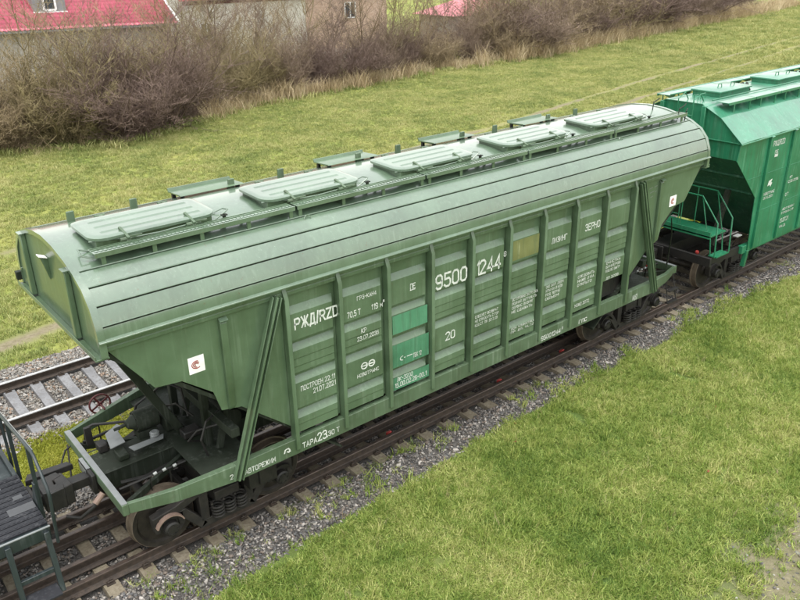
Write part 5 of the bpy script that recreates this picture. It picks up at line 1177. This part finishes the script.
for (u0, u1) in ((-.36, .36),):
    f0 = c_-back_*.04; mb = MB()
    for (p_, q_) in (((u0, .12), (u1, .12)), ((u0, 1.25), (u1, 1.25)), ((u0, .12), (u0, 1.25)), ((u1, .12), (u1, 1.25))): mb.beam(f0+al*p_[0]+Vector((0, 0, p_[1])), f0+al*q_[0]+Vector((0, 0, q_[1])), .12, .12)
    mb.build('window_frame', FASCIA, dm)
    mb = MB(); g0 = c_-back_*.02; mb.loft([[tuple(g0+al*u0+Vector((0, 0, .12))), tuple(g0+al*u1+Vector((0, 0, .12)))], [tuple(g0+al*u0+Vector((0, 0, 1.25))), tuple(g0+al*u1+Vector((0, 0, 1.25)))]], closed=False); mb.build('pane', DARKG, dm)
mb = MB(); mb.beam(c_-al*1.05-back_*.05+Vector((0, 0, .0)), c_+al*1.05-back_*.05+Vector((0, 0, .0)), .14, .07); mb.build('sill', FASCIA, dm)
# cream house with dark red trim
def gable_house(name, lab, x, y, w_, d_, h_, rot, wall, roofm, rise, wins, trim=None):
    t = thing(name, (x, y, -1), lab, 'house'); ca, sa = math.cos(rot), math.sin(rot)
    def P(u, v, z): return (x+u*ca-v*sa, y+u*sa+v*ca, z)
    mb = MB(); mb.loft([[P(0, 0, -1.3), P(w_, 0, -1.3), P(w_, d_, -1.3), P(0, d_, -1.3)], [P(0, 0, h_), P(w_, 0, h_), P(w_, d_, h_), P(0, d_, h_)]]); wl = mb.build('wall', wall, t)
    mb = MB(); o_ = .4; r_ = [P(-o_, -o_, h_-.05), P(w_+o_, -o_, h_-.05), P(w_+o_, d_/2, h_+rise), P(-o_, d_/2, h_+rise)]; mb.loft([r_, [(a_, b_, c_+.12) for a_, b_, c_ in r_]])
    r_ = [P(-o_, d_+o_, h_-.05), P(w_+o_, d_+o_, h_-.05), P(w_+o_, d_/2+.02, h_+rise), P(-o_, d_/2+.02, h_+rise)]; mb.loft([r_, [(a_, b_, c_+.12) for a_, b_, c_ in r_]]); mb.build('roof', roofm, t)
    if trim: mb = MB(); mb.beam(P(-.02, -.03, h_-.25), P(w_+.02, -.03, h_-.25), .10, .22); mb.build('trim_board', trim, t)
    for (u, z, ww, hh) in wins:
        mb = MB()
        for a_, b_ in (((u, z), (u+ww, z)), ((u, z+hh), (u+ww, z+hh)), ((u, z), (u, z+hh)), ((u+ww, z), (u+ww, z+hh)), ((u+ww/2, z), (u+ww/2, z+hh))): mb.beam(P(a_[0], -.03, a_[1]), P(b_[0], -.03, b_[1]), .10, .09)
        wn = mb.build('window', FASCIA, t)
        mb = MB(); mb.loft([[P(u, -.012, z), P(u+ww, -.012, z)], [P(u, -.012, z+hh), P(u+ww, -.012, z+hh)]], closed=False); mb.build('pane', DARKG, wn)
    return t
gable_house('cream_house', 'cream rendered house wall with dark red trim behind bare trees', 17.6, 47.5, 10.2, 8, 5.0, R(-5), RENDER_W, REDROOF2, 3, [(1.2, 2.2, .9, 1.1)], REDD)
gable_house('outbuilding', 'small pale outbuilding between the red roof and the cream house', 14.9, 52.5, 3.6, 5, 5.6, R(-4), RENDER_W, GREYSID, 1.6, [(.6, 2.2, .9, 1.2), (2.1, 3.4, .8, 1.0)])
gable_house('brick_house', 'orange brick house with small dark window behind the low bushes', 29.8, 51.5, 9.5, 8, 5.0, R(-6), BRICK, REDROOF2, 3, [(5.0, 2.6, 1.1, 1.3)])
# small hipped red roof
H4 = thing('hipped_roof_shed', (51, 52, -1), 'low building with small red hipped roof in the middle distance', 'building')
xa, xb, ya, yb, zh = 46.2, 56.7, 48.6, 55, 2.15
mb = MB(); mb.box(xa+.5, xb-.5, ya+.5, yb-.5, -1.2, zh); mb.build('wall', RENDER_G, H4)
mb = MB(); mb.add([(xa, ya, zh), (xb, ya, zh), (xb, yb, zh), (xa, yb, zh), (xa+3.2, (ya+yb)/2, zh+1.35), (xb-3.2, (ya+yb)/2, zh+1.35)], [(0, 1, 5, 4), (1, 2, 5), (2, 3, 4, 5), (3, 0, 4), (3, 2, 1, 0)]); mb.build('roof', REDROOF2, H4, smooth=0)
# garden fence glimpsed below the brick house
fence = thing('garden_fence', (27, 46.5, -1), 'grey weathered board fence below the brick house', 'fence')
for i in range(22):
    mb = MB(); xx = 24.0+i*.42; mb.box(xx, xx+.34, 46.4, 46.43, -1.1, .55+rnd.uniform(-.06, .06)); mb.build('board', RENDER_G, fence, smooth=0)
